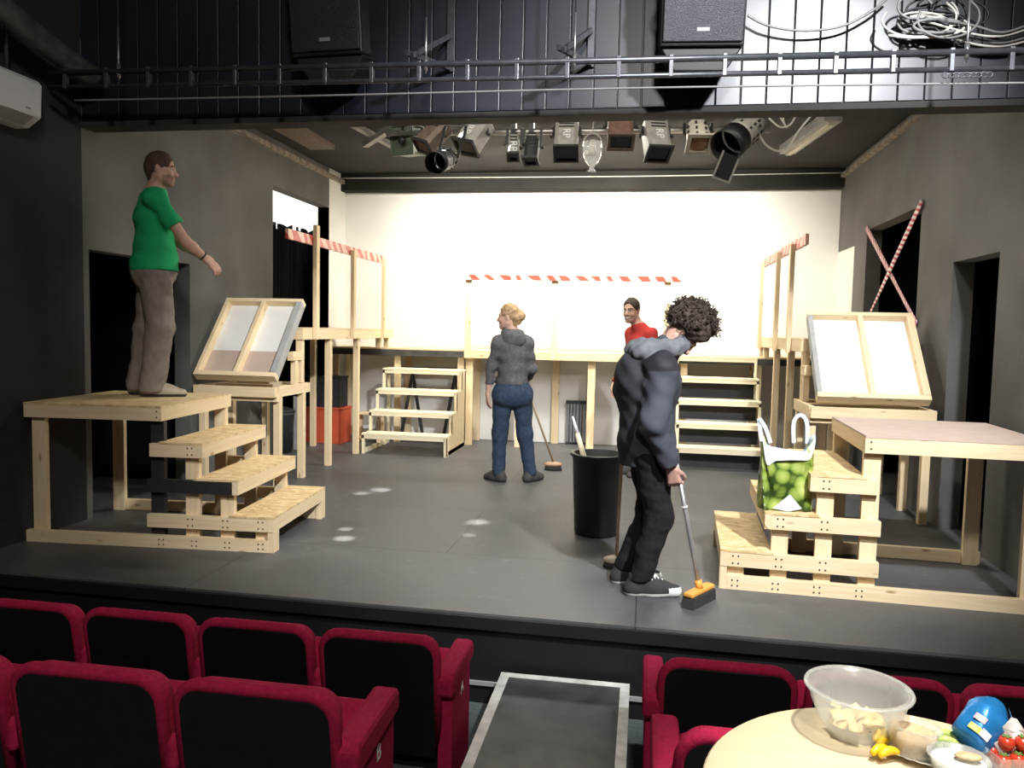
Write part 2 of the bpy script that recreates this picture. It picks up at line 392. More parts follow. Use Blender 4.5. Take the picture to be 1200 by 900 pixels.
# doorway recesses: black masking behind each opening
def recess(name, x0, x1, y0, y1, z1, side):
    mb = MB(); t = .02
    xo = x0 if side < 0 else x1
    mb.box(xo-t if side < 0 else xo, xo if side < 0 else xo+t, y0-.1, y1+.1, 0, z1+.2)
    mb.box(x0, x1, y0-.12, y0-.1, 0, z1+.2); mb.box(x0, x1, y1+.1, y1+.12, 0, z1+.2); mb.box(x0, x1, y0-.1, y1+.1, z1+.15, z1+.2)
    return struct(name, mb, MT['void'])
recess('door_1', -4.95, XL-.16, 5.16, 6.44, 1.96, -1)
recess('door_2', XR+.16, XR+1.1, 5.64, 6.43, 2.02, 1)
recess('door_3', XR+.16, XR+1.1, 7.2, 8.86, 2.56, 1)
# left wing seen through the opening
mb = MB(); mb.box(-5.66, -5.6, 6.6, YB, 0, ZC); struct('wall_wing', mb, MT['white'])
mb = MB(); mb.box(-5.66, XL-.15, 6.6, YB, ZC-.1, ZC); struct('ceiling_wing', mb, MT['white'])
mb = MB(); mb.box(-5.66, XL-.16, 6.56, 6.6, 0, ZC); struct('wall_wing_end', mb, MT['void'])

# wing curtain
mb = MB(); vs = []; fs = []; nx = 120; y0, y1 = 7.6, 10.08
for j, zz in enumerate((0.02, 2.58)):
    for i in range(nx+1):
        t = i/nx; vs.append((-4.45+.04*math.sin(t*95)+.02*math.sin(t*37+1), y0+(y1-y0)*t, zz+(.04*math.sin(t*70) if j else 0)+(.1*t if j else 0)))
for i in range(nx): fs.append((i, i+1, i+nx+2, i+nx+1))
mb.add(vs, fs, 0, None, True); o = mb.build('stage_curtain', MT['void'])
tag(o, 'black pleated curtain hanging in the left wing opening below a bright light', 'curtain')
sm = o.modifiers.new('thick', 'SOLIDIFY'); sm.thickness = .006

# ------------------------------------------------------------------ stepped platforms
def screws(mb, pts, ny):
    for (x, y, z) in pts: mb.lathe([(.0055, 0), (.0055, .002)], n=6, mi=1, T=Matrix.Translation((x, y, z)) @ Matrix.Rotation(PI/2*ny, 4, 'X'))
def step_platform(side, loc, rz, label):
    """side=+1: steps climb towards -x (left unit), -1: towards +x (right unit)"""
    root = thing('stepped_platform', label, 'platform', loc, rz, 'stepped timber platforms')
    s = side; H, g, Dt, Wp = .914, .2326, 1.0, .93; h = H/4; b = .084; t = .04; tk = .012; bb = .078
    pine = [MT['pine'], MT['screw']]
    for v0, face in ((0, 1), (Dt, -1)):
        r0, r1 = (v0, v0+t) if face > 0 else (v0-t, v0)             # rails outside, posts inside
        p0, p1 = (v0+t, v0+2*t) if face > 0 else (v0-2*t, v0-t)
        yo = v0-.001 if face > 0 else v0+.001
        for k in (1, 2, 3):                                          # side rails under each tread
            blk = side > 0 and k == 2 and face > 0
            ue = {1: -.80, 2: -.80, 3: -.78}[k]
            mb = MB(); mb.box(s*(-(k-1)*g-.0), s*ue, r0, r1, k*h-tk-b, k*h-tk)
            us = -(k-1)*g-.06
            screws(mb, [(s*(us+dx-j*g), yo, k*h-tk-b*f) for j in range(0, 4-k) for dx in (0, .03) for f in (.25, .75)], face)
            mb.build('side_rail', [MT['blackpaint'], MT['screw']] if blk else pine, root, 'black painted side rail' if blk else None, bevel=.002)
        mb = MB(); mb.box(0, s*(-3*g-Wp), r0, r1, 0, bb)
        screws(mb, [(s*(-.06-j*.22+d), yo, bb*f) for j in range(0, 4) for d in (0, .03) for f in (.3, .7)], face)
        mb.build('base_rail', pine, root, bevel=.002)
        for k, u in ((1, -.05), (2, -.05-g), (3, -.05-2*g), (4, -.05-3*g), (4, -3*g-Wp+.07)):
            blk = side > 0 and k == 4 and face > 0 and u > -1
            top = k*h-tk
            mb = MB(); mb.box(s*(u-.045), s*(u+.045), p0, p1, 0.0 if k != 4 else 0.0, top)
            mb.build('post', MT['blackpaint'] if blk else MT['pine'], root, 'black painted post' if blk else None, bevel=.002)
    for k in (1, 2, 3):                                              # treads with a board along the nosing
        un = -(k-1)*g
        mb = MB(); mb.box(s*un, s*(un+t), -.002, Dt+.002, k*h-tk-b, k*h-tk); mb.build('nosing_board', MT['pine'], root, bevel=.002)
        mb = MB(); mb.box(s*(un+t), s*(un-g-.02), -.003, Dt+.003, k*h-tk, k*h); mb.build('tread', MT['osb'], root)
        if k == 1:
            mb = MB(); mb.box(s*.0, s*.04, .002, .09, 0, h-tk-b); mb.box(s*.0, s*.04, Dt-.09, Dt-.002, 0, h-tk-b); mb.build('front_leg', MT['pine'], root)
    u0, u1 = -3*g+t, -3*g-Wp
    mb = MB(); mb.box(s*(-3*g), s*(u1), -.002, Dt+.002, H-tk, H); mb.build('platform_top', MT['osb'] if side > 0 else MT['brown_board'], root)
    for (x0, x1, ya, yb) in ((-3*g, u1, 0, t), (-3*g, u1, Dt-t, Dt), (-3*g, -3*g-t, t, Dt-t), (u1, u1+t, t, Dt-t)):
        mb = MB(); mb.box(s*x0, s*x1, ya, yb, H-tk-b, H-tk)
        if ya == 0: screws(mb, [(s*(x0-.03), -.001, H-tk-b*f) for f in (.25, .7)], 1)
        mb.build('fascia_board', pine, root, bevel=.002)
    if side < 0:
        mb = MB(); mb.box(-.005+.03, .055, .05, Dt-.1, 2*h-.15, 2*h-.02) if 0 else mb.box(g+.01, g+.022, .06, Dt-.1, h+.0, 2*h-tk-b); mb.build('riser_board', MT['bagblue'], root, 'dark blue riser board')
    return root
LU = step_platform(1, (-2.3167, 4.608, 0), .0747, 'wooden stepped platform at stage left edge with one black painted rail and post')
RU = step_platform(-1, (.503, 4.5555, 0), -.0474, 'wooden stepped platform carrying the fruit-print bag, with a pinkish board top')

# ------------------------------------------------------------------ display stands behind the platforms
def display_stand(x0, x1, xe, label):
    """x0..x1 the stand; xe the x of its edge facing the stage centre"""
    root = thing('display_stand', label, 'stand', ((x0+x1)/2, 6.75, 0), 0, 'timber stands behind the platforms')
    cx, cy = (x0+x1)/2, 6.75
    def B(name, *a, mat='pine', **k):
        mb = MB(); mb.box(a[0]-cx, a[1]-cx, a[2]-cy, a[3]-cy, a[4], a[5]); return mb.build(name, MT[mat], root, bevel=.002, **k)
    y0, y1, z = 6.4, 7.14, .90
    B('front_rail', x0, x1, y0, y0+.04, z-.09, z); B('front_rail', x0+.0, x1, y0+.045, y0+.085, z-.13, z-.05)
    B('back_rail', x0, x1, y1-.04, y1, z-.09, z)
    for xx in (x0, x1-.04): B('side_rail', xx, xx+.04, y0+.085, y1-.04, z-.09, z)
    sgn = 1 if xe == x1 else -1
    for xx in (x0+.0, x1-.06):
        B('leg', xx, xx+.06, y0+.09, y0+.15, 0, z-.09); B('leg', xx, xx+.06, y1-.16, y1-.10, 0, z-.09)
    xi0, xi1 = (xe-.07, xe-.02) if sgn > 0 else (xe+.02, xe+.07)
    B('bracket_post', xi0, xi1, 6.86, 6.92, z, z+.22)
    B('bracket_rail', xi0-.005, xi1+.005, 6.80, 6.98, z+.22, z+.30)
    B('top_batten', x0+.04, x1-.04, 6.7, 6.76, z-.05, z)
    return root
display_stand(-3.92, -3.15, -3.15, 'pine display stand against the left wall, behind the man in green')
display_stand(1.29, 2.2, 1.29, 'pine display stand on the right, behind the pinkish-topped platform')
def tilted_frame(bl, br, tl, tr, label, brown):
    """open timber frame, two panels, leaning back; corners in world space"""
    bl, br, tl, tr = map(Vector, (bl, br, tl, tr)); o = bl.copy()
    X = (br-bl).normalized(); U = (tl-bl).normalized(); Nn = X.cross(U).normalized()
    if Nn.y > 0: Nn = -Nn
    W = (br-bl).length; H = ((tl-bl).length+(tr-br).length)/2; d = .085
    T = Matrix.Identity(4)
    for i in range(3): T[i][0], T[i][1], T[i][2] = X[i], U[i], Nn[i]
    root = thing('panel_frame', label, 'frame', o, 0, 'tilted two-panel frames')
    def B(name, x0, x1, y0, y1, z0, z1, mat, lab=None):
        mb = MB(); mb.box(x0, x1, y0, y1, z0, z1, 0, T); return mb.build(name, MT[mat], root, lab, bevel=.002)
    t = .045
    B('frame_rail', 0, W, 0, t, -d, 0, 'pine'); B('frame_rail', 0, W, H-t*.8, H, -d, 0, 'pine')
    B('frame_stile', 0, t*.8, t, H-t*.8, -d, 0, 'pine' if brown else 'greyboard'); B('frame_stile', W-t*1.2, W, t, H-t*.8, -d, 0.003, 'greyboard' if brown else 'pine')
    B('frame_stile', W/2-t*.42, W/2+t*.42, t, H-t*.8, -d, 0, 'pine')
    for a, b in ((t*.8, W/2-t*.42), (W/2+t*.42, W-t*1.2)):
        if brown:
            B('panel', a, b, H*.36, H-t*.8, -d+.008, -d+.016, 'white', 'white upper panel'); B('panel', a, b, t, H*.36, -d+.008, -d+.016, 'brown_board', 'brown lower panel')  # panel colour splits here, brown below and white above
        else: B('panel', a, b, t, H-t*.8, -d+.008, -d+.016, 'white')
    return root
tilted_frame((-3.905, 6.37, 1.0), (-3.14, 6.37, 1.0), (-3.905, 6.95, 1.69), (-3.14, 6.95, 1.69), 'tilted two-panel frame on the left, white above brown, behind the man in green', True)
tilted_frame((1.33, 6.37, .985), (2.15, 6.37, .985), (1.33, 6.93, 1.652), (2.15, 6.93, 1.652), 'tilted two-panel frame on the right with both panels fully white', False)

# ------------------------------------------------------------------ raised walkways along both side walls
def walkway(xe, xw, label, posts, rail_y):
    """xe edge facing centre, xw at the wall"""
    root = thing('raised_walkway', label, 'walkway', (xe, 8.3, 0), 0, 'raised walkways with taped guard rails')
    sg = 1 if xe > xw else -1      # +1: left walkway
    def B(name, x0, x1, y0, y1, z0, z1, mat='pine', lab=None):
        mb = MB(); mb.box(x0-xe, x1-xe, y0-8.3, y1-8.3, z0, z1); return mb.build(name, MT[mat], root, lab, bevel=.002)
    y0, y1, zt = 6.97, 9.66, 1.42
    B('deck_board', xw, xe, y0, y1, zt-.018, zt, 'ply')
    B('fascia_board', xe-sg*.04, xe, y0+.04, y1-.04, zt-.11, zt-.018); B('fascia_board', xw, xw+sg*.04, y0+.04, y1-.04, zt-.11, zt-.018)
    B('fascia_board', xw, xe, y0, y0+.04, zt-.11, zt-.018); B('fascia_board', xw, xe, y1-.04, y1, zt-.11, zt-.018)
    for yy in (7.02, 7.7, 8.5): B('leg', xe-sg*.05-.03, xe-sg*.05+.03, yy-.03, yy+.03, 0 if yy > 7.1 else .905, zt-.11)
    for yy in (9.25, 9.55): B('leg', xe-sg*.05-.03, xe-sg*.05+.03, yy-.03, yy+.03, 1.19 if 1 else 0, zt-.11)
    for yy in (7.7, 8.9): B('leg', xw+sg*.05-.03, xw+sg*.05+.03, yy-.03, yy+.03, 0, zt-.11)
    for k, yy in enumerate(posts): B('rail_post', xe+sg*.003, xe+sg*.042, yy-.035, yy+.035, zt-.11 if sg > 0 else zt-.13, 2.40 if k == 0 and sg > 0 else 2.26)
    B('top_rail', xe-sg*.03, xe+sg*.0, rail_y[0], rail_y[1], 2.21, 2.30, 'tape_wrap', 'rail wrapped in red and white tape')
    return root
walkway(-3.15, -3.94, 'raised timber walkway along the left wall with a taped guard rail', (7.22, 8.2, 9.22), (6.66, 9.36))
walkway(1.30, 2.22, 'raised timber walkway along the right wall with a taped guard rail', (7.45, 8.2, 9.3), (7.0, 9.42))

# ------------------------------------------------------------------ back platform
root = thing('back_platform', 'wide pine platform across the back with a taped rail on three posts', 'platform', (-.88, 9.8, 0))
def B(root, name, o, x0, x1, y0, y1, z0, z1, mat='pine', lab=None, bevel=.002):
    mb = MB(); mb.box(x0-o[0], x1-o[0], y0-o[1], y1-o[1], z0-o[2], z1-o[2]); return mb.build(name, MT[mat], root, lab, bevel=bevel)
bo = (-.88, 9.8, 0)
B(root, 'deck_board', bo, -2.17, .40, 9.5, 10.09, 1.165, 1.183, 'ply')
B(root, 'fascia_board', bo, -2.17, .40, 9.5, 9.54, 1.085, 1.165); B(root, 'fascia_board', bo, -2.17, .40, 10.05, 10.09, 1.085, 1.165)
for xx in (-2.13, -1.50, -.62, .34):
    B(root, 'leg', bo, xx-.045, xx+.045, 9.545, 9.585, 0, 1.165 if 0 else 1.085+.08 if 0 else 1.085)
for xx in (-2.13, -1.10, .34): B(root, 'leg', bo, xx-.045, xx+.045, 10.0, 10.045, 0, 1.165 if 0 else 1.085)
for xx, zt in ((-2.14, 2.21), (-1.08, 2.05), (.245, 2.17)): B(root, 'rail_post', bo, xx-.04, xx+.04, 9.46, 9.498, 1.085, zt)
B(root, 'top_rail', bo, -2.17, .40, 9.43, 9.458, 2.035, 2.10, 'tape_wrap', 'rail wrapped in red and white tape')
for x0, x1, lab in ((-3.93, -2.18, 'dark-edged low deck behind the left staircase'), (.41, 2.22, 'dark-edged low deck behind the right staircase')):
    o = ((x0+x1)/2, 9.8, 0); r = thing('side_deck', lab, 'platform', o, 0, 'dark-edged decks at the back')
    B(r, 'deck_board', o, x0, x1, 9.5, 10.09, 1.165, 1.183, 'ply'); B(r, 'fascia_board', o, x0, x1, 9.5, 9.54, 1.09, 1.165, 'deckgrey', 'dark grey fascia board')
    B(r, 'fascia_board', o, x0, x1, 10.05, 10.09, 1.09, 1.165)
    for xx in (x0+.06, (x0+x1)/2, x1-.06):
        B(r, 'leg', o, xx-.04, xx+.04, 9.545, 9.585, 0, 1.09); B(r, 'leg', o, xx-.04, xx+.04, 10.0, 10.045, 0, 1.09)
# ------------------------------------------------------------------ the two staircases
def staircase(x0, x1, label, dark):
    o = ((x0+x1)/2, 8.97, 0); r = thing('staircase', label, 'stairs', o, 0, 'open wooden staircases')
    y0, g, h, n = 8.52, .235, .2365, 4
    for k in range(1, n+1):
        y = y0+(k-1)*g; z = k*h
        B(r, 'tread', o, x0, x1, y, y+g*.45, z-.022, z, 'pale'); B(r, 'tread', o, x0, x1, y+g*.55, y+g, z-.022, z, 'pale')
        B(r, 'tread_rail', o, x0, x1, y+.004, y+.03, z-.062, z-.022, 'pale')
    for sx, xx in ((0, x0), (1, x1-.03)):          # stepped side frames; solid cheek towards the centre
        mb = MB(); y = y0
        poly = [(y0, 0)]
        for k in range(1, n+1): poly += [(y0+(k-1)*g, k*h-.022), (y0+k*g, k*h-.022)]
        poly += [(y0+n*g, 0)]
        solid = (sx == 1) == (not dark)
        if solid and not dark:
            # built as stacked slabs so that the stepped outline stays convex per piece
            for k in range(1, n+1): mb.box(xx+.012-o[0], xx+.03-o[0], y0+(k-1)*g-o[1], y0+n*g-o[1], (k-1)*h-(.022 if k > 1 else 0), k*h-.022)
            mb.build('cheek_panel', MT['ply'], r)
            mb = MB()
        for k in range(1, n+1): B(r, 'upright', o, xx, xx+.03, y0+(k-1)*g+.004, y0+(k-1)*g+.05, (k-1)*h, k*h-.022, 'pale')
        mb = MB(); mb.bar((xx+.015-o[0], y0+.1-o[1], .03), (xx+.015-o[0], y0+n*g-.03-o[1], .03), .03, .05); mb.build('bottom_rail', MT['pale'], r)
        B(r, 'back_post', o, xx, xx+.03, y0+n*g-.05, y0+n*g, .055, n*h-.022, 'pale')
    if dark:
        for k in range(0, n): B(r, 'riser_panel', o, x0+.03, x1-.03, y0+k*g+g-.03, y0+k*g+g-.02, k*h, (k+1)*h-.062, 'blackpaint', 'black riser panel')
        y = y0+n*g; B(r, 'tread', o, x0, x1, y, y+.038, 5*h-.022, 5*h, 'pale'); B(r, 'tread_rail', o, x0, x1, y+.004, y+.03, 5*h-.062, 5*h-.022, 'pale')
        B(r, 'upright', o, x1-.03, x1, y+.002, y+.034, 0, 5*h-.062, 'pale'); B(r, 'upright', o, x0, x0+.03, y+.002, y+.034, 0, 5*h-.062, 'pale')
    return r
staircase(-3.14, -2.15, 'open-riser pale staircase on the left with one plywood side', False)
staircase(.37, 1.29, 'pale staircase on the right with black risers, behind the teenager', True)

# ------------------------------------------------------------------ things stored at the back
def crate(name, label, cat, x0, x1, y0, y1, z0, z1, mats, split=None):
    o = ((x0+x1)/2, (y0+y1)/2, z0); r = thing(name, label, cat, o)
    B(r, 'body', o, x0, x1, y0, y1, z0, z1, mats, bevel=.006)
    B(r, 'lid', o, x0-.008, x1+.008, y0-.008, y1+.008, z1+.001, z1+.025, mats, bevel=.004)
    return r
p = atz(378, 512, 0)
crate('storage_box', 'red box on the floor beneath the left walkway', 'box', -4.20, -3.62, 9.12, 9.45, 0, .42, 'crate_r')
crate('storage_box', 'black case stacked on the red box beneath the left walkway', 'box', -4.16, -3.66, 9.15, 9.43, .446, .80, 'crate_k')
# dark dustbin under the left display stand
r = thing('dustbin', 'dark grey dustbin under the left display stand', 'bin', (-4.06, 8.36, 0))
mb = MB(); mb.lathe([(.135, 0), (.165, .42), (.172, .43), (.172, .46), (.155, .46), (.125, .02)], n=28); mb.build('body', MT['darkgreen'], r)
mb = MB(); mb.lathe([(.176, .461), (.176, .48), (.10, .51), (0, .515)], n=28); mb.build('lid', MT['darkgreen'], r)
mb = MB(); mb.box(-.06, .06, -.012, .012, 0, .62); o = mb.build('leaning_board', MT['greyboard']); o.location = atz(350, 527, 0); tag(o, 'narrow grey board standing behind the dark dustbin', 'board')
# stool
o = (-3.32, 9.35, 0); r = thing('stool', 'small plain wooden stool left of the left staircase', 'stool', o)
B(r, 'seat', o, -3.52, -3.16, 9.24, 9.46, .36, .385, 'pine')
for xx in (-3.50, -3.22):
    for yy in (9.26, 9.40): B(r, 'leg', o, xx, xx+.04, yy, yy+.04, 0, .36, 'pine')
for yy in (9.265, 9.405): B(r, 'stretcher', o, -3.46, -3.22, yy, yy+.025, .06, .09, 'pine')
# black trestle behind the left staircase
r = thing('trestle', 'black folding trestle standing behind the left staircase', 'trestle', (-2.65, 9.8, 0))
for sx in (-.28, .28):
    for sy in (-1, 1):
        mb = MB(); mb.bar((sx+.14*sy, .04*sy, 0), (sx-.02*sy, 0.04*sy, .9), .035, .035); mb.build('leg', MT['blackpaint'], r)
mb = MB(); mb.bar((-.45, 0, .92), (.45, 0, .92), .06, .05); mb.build('beam', MT['blackpaint'], r)
# grey ribbed panel against the back wall
r = thing('heater', 'grey vertically ribbed heater against the back wall beneath the platform', 'heater', (-.83, 10.02, 0))
mb = MB()
for k in range(6): mb.box(-.115+k*.04, -.115+k*.04+.03, -.05, .03, .03, .52)
mb.build('rib_panel', MT['ribgrey'], r, bevel=.004); mb = MB(); mb.box(-.13, .14, -.055, .035, .521, .56); mb.build('top_cover', MT['crate_k'], r)
for sx in (-.1, .1):
    mb = MB(); mb.box(sx-.02, sx+.02, -.045, .025, 0, .03); mb.build('foot', MT['crate_k'], r)

# ------------------------------------------------------------------ bin, brooms
pb = Vector((-.300, 5.62, 0))
r = thing('dustbin', 'tall open black plastic bin at centre stage with a stick in it', 'bin', pb)
mb = MB(); mb.lathe([(.150, 0), (.158, .02), (.183, .555), (.194, .56), (.194, .582), (.176, .582), (.148, .03), (0, .03)], n=40); mb.build('body', MT['bin'], r)
mb = MB(); mb.tube([Vector((.192*math.cos(2*PI*k/36), .192*math.sin(2*PI*k/36), .572)) for k in range(36)], .010, closed=True); mb.build('rim', MT['bin'], r)
a = pb+Vector((.045, 0.05, .05)); b_ = aty(671, 488, pb.y+.02)
r = thing('stick', 'pale wooden stick with a white tip standing in the black bin', 'stick', a)
d = b_-a; mb = MB(); mb.tube([(0, 0, 0), d*.85], [.030, .017], n=10); mb.build('shaft', MT['pale'], r); mb = MB(); mb.tube([d*.85, d], [.017, .006], n=10); mb.build('tip', MT['label_white'], r, 'white tip')
def broom(label, foot, hand, head, mats, kind, ang):
    """foot: middle of head on the floor; hand: upper end of handle"""
    foot, hand = Vector(foot), Vector(hand); r = thing('broom', label, 'broom', foot, ang)
    Ri = Matrix.Rotation(-ang, 3, 'Z'); top = Ri @ (hand-foot); hs = Vector((0, 0, head['z1']))
    dd = (top-hs); mb = MB(); mb.tube([hs+dd*0, hs+dd*.5, hs+dd], head.get('r', .012), n=10); mb.build('handle', mats[0], r)
    L, w = head['L'], head['w']
    mb = MB()
    if kind == 'oval':
        mb.lathe([(0, head['z0']), (L*.8, head['z0']), (L, head['z0']+.012), (L*.93, head['z1']-.012), (L*.6, head['z1']), (0, head['z1']+.004)], n=28, sy=w/L)
        mb.build('head', mats[1], r); mb = MB(); mb.lathe([(L*.98, 0), (L*.86, head['z0'])], n=28, sy=w/L); mb.build('bristles', mats[2], r)
    else:
        mb.box(-L, L, -w, w, head['z0'], head['z1']); mb.build('head', mats[1], r, bevel=.008)
        mb = MB(); mb.prism([(-L*1.02, 0), (L*1.02, 0), (L*.95, head['z0']), (-L*.95, head['z0'])], -w*1.25, w*1.25, 'y'); mb.build('bristles', mats[2], r)
        mb = MB(); mb.tube([hs-Vector((0, 0, .005)), hs+dd*.06], .02, n=12); mb.build('socket', mats[1], r)
        mb = MB(); mb.tube([hs+dd*.61, hs+dd*.625], .017, n=12); mb.build('collar', MT['label_white'], r, 'white collar ring')
    return r
# ------------------------------------------------------------------ SDF figures
class SDF:
    def __init__(s, lo, hi, h):
        s.lo = np.array(lo, np.float32); s.h = h; s.n = np.ceil((np.array(hi)-np.array(lo))/h).astype(int)+1
        s.D = np.full(s.n, .09, np.float32)
        s.ax = [s.lo[i]+h*np.arange(s.n[i], dtype=np.float32) for i in range(3)]
    def blk(s, lo, hi, m=.09):
        a = np.clip(np.floor((np.array(lo)-m-s.lo)/s.h).astype(int), 0, s.n); b = np.clip(np.ceil((np.array(hi)+m-s.lo)/s.h).astype(int)+1, 0, s.n)
        sl = tuple(slice(a[i], b[i]) for i in range(3))
        return sl, s.ax[0][sl[0]][:, None, None], s.ax[1][sl[1]][None, :, None], s.ax[2][sl[2]][None, None, :]
    def comb(s, sl, f, k, op):
        D = s.D[sl]
        if D.size == 0: return
        if op == 'u':
            hh = np.maximum(k-np.abs(D-f), 0)/k; s.D[sl] = np.minimum(D, f)-hh*hh*k*.25
        else:
            f = -f; hh = np.maximum(k-np.abs(D-f), 0)/k; s.D[sl] = np.maximum(D, f)+hh*hh*k*.25
    def cap(s, a, b, ra, rb=None, k=.02, op='u'):
        rb = ra if rb is None else rb; a = np.array(a, np.float32); b = np.array(b, np.float32); r = max(ra, rb)
        sl, X, Y, Z = s.blk(np.minimum(a, b)-r, np.maximum(a, b)+r)
        d = b-a; L = max(float(d@d), 1e-9)
        t = np.clip(((X-a[0])*d[0]+(Y-a[1])*d[1]+(Z-a[2])*d[2])/L, 0, 1)
        f = np.sqrt((X-a[0]-t*d[0])**2+(Y-a[1]-t*d[1])**2+(Z-a[2]-t*d[2])**2)-(ra+(rb-ra)*t)
        s.comb(sl, f, k, op); return s
    def ell(s, c, r, R=None, k=.03, op='u'):
        """R rows: the three unit axes the radii r lie along"""
        c = np.array(c, np.float32); m = max(r); sl, X, Y, Z = s.blk(c-m, c+m)
        R = np.eye(3) if R is None else np.array([list(x) for x in R])
        q = [(X-c[0])*R[i][0]+(Y-c[1])*R[i][1]+(Z-c[2])*R[i][2] for i in range(3)]
        k0 = np.sqrt(sum((q[i]/r[i])**2 for i in range(3)))+1e-6; k1 = np.sqrt(sum((q[i]/r[i]**2)**2 for i in range(3)))+1e-6
        s.comb(sl, (k0*(k0-1)/k1).astype(np.float32), k, op); return s
    def cut(s, p, n):
        """remove the half space on the +n side of p"""
        X, Y, Z = s.ax[0][:, None, None], s.ax[1][None, :, None], s.ax[2][None, None, :]
        s.D = np.maximum(s.D, (X-p[0])*n[0]+(Y-p[1])*n[1]+(Z-p[2])*n[2]).astype(np.float32); return s
    def noise(s, amp, freq, n=7, seed=1, stretch=(1, 1, 1)):
        rg = np.random.RandomState(seed); X, Y, Z = s.ax[0][:, None, None], s.ax[1][None, :, None], s.ax[2][None, None, :]
        acc = 0
        for _ in range(n):
            d = rg.randn(3); d = d/np.linalg.norm(d)*np.array(stretch); f = freq*(.6+rg.rand())
            acc = acc+np.sin(f*(X*d[0]+Y*d[1]+Z*d[2])+rg.rand()*6.28)
        s.D = (s.D+amp*acc/math.sqrt(n)).astype(np.float32); return s
    def mesh(s):
        D = s.D.copy(); D[0] = D[-1] = .09; D[:, 0] = D[:, -1] = .09; D[:, :, 0] = D[:, :, -1] = .09
        ins = D < 0; n = np.array(D.shape)-1
        cnt = np.zeros(n, np.int8)
        for i in (0, 1):
            for j in (0, 1):
                for k in (0, 1): cnt += ins[i:i+n[0], j:j+n[1], k:k+n[2]]
        act = (cnt > 0) & (cnt < 8); idx = np.full(n, -1, np.int64); cells = np.argwhere(act); idx[act] = np.arange(len(cells))
        c = cells.T; acc = np.zeros((len(cells), 3)); num = np.zeros(len(cells))
        cor = [(i, j, k) for i in (0, 1) for j in (0, 1) for k in (0, 1)]
        V = {q: D[c[0]+q[0], c[1]+q[1], c[2]+q[2]] for q in cor}
        for q in cor:
            for ax in range(3):
                if q[ax] == 0:
                    w = list(q); w[ax] = 1; a, b = V[q], V[tuple(w)]; mk = (a < 0) != (b < 0)
                    t = np.where(mk, a/np.where(mk, a-b, 1), 0); p = np.tile(np.array(q, float), (len(cells), 1)); p[:, ax] += t
                    acc += p*mk[:, None]; num += mk
        P = s.lo+s.h*(cells+acc/num[:, None])
        F = []
        for ax in range(3):
            sl0 = [slice(None)]*3; sl1 = [slice(None)]*3; sl0[ax] = slice(0, -1); sl1[ax] = slice(1, None)
            e = np.argwhere(ins[tuple(sl0)] != ins[tuple(sl1)]); u, v = (ax+1) % 3, (ax+2) % 3
            e = e[(e[:, u] > 0) & (e[:, v] > 0) & (e[:, u] < n[u]) & (e[:, v] < n[v])]
            flip = ins[tuple(e.T)]
            def g(du, dv):
                q = e.copy(); q[:, u] -= du; q[:, v] -= dv; return idx[q[:, 0], q[:, 1], q[:, 2]]
            A, Bq, Cq, Dq = g(1, 1), g(0, 1), g(0, 0), g(1, 0)
            Q = np.stack([A, Bq, Cq, Dq], 1); Q[~flip] = Q[~flip][:, ::-1]; F.append(Q)
        F = np.concatenate(F); F = F[(F >= 0).all(1)]
        return P, F
    def build(s, name, mats, parent=None, matfn=None, label=None, smooth=1):
        P, F = s.mesh()
        for _ in range(smooth):                         # light Laplacian smoothing
            A = np.zeros_like(P); C = np.zeros(len(P))
            for i in range(4):
                a, b = F[:, i], F[:, (i+1) % 4]; np.add.at(A, a, P[b]); np.add.at(C, a, 1); np.add.at(A, b, P[a]); np.add.at(C, b, 1)
            P = P*.5+.5*A/np.maximum(C, 1)[:, None]
        me = bpy.data.meshes.new(name); me.vertices.add(len(P)); me.vertices.foreach_set('co', P.astype(np.float32).ravel())
        me.loops.add(F.size); me.loops.foreach_set('vertex_index', F.astype(np.int32).ravel())
        me.polygons.add(len(F)); me.polygons.foreach_set('loop_start', np.arange(0, F.size, 4, dtype=np.int32))
        for m in (mats if isinstance(mats, (list, tuple)) else [mats]): me.materials.append(m)
        if matfn is not None: me.polygons.foreach_set('material_index', matfn(P[F].mean(1)).astype(np.int32))
        me.polygons.foreach_set('use_smooth', np.ones(len(F), bool)); me.update(calc_edges=True); me.validate()
        o = bpy.data.objects.new(name, me); put(o, parent)
        if label: o['label'] = label
        return o
V = lambda *a: np.array(a, float)
def unit(v): v = np.array(v, float); return v/np.linalg.norm(v)
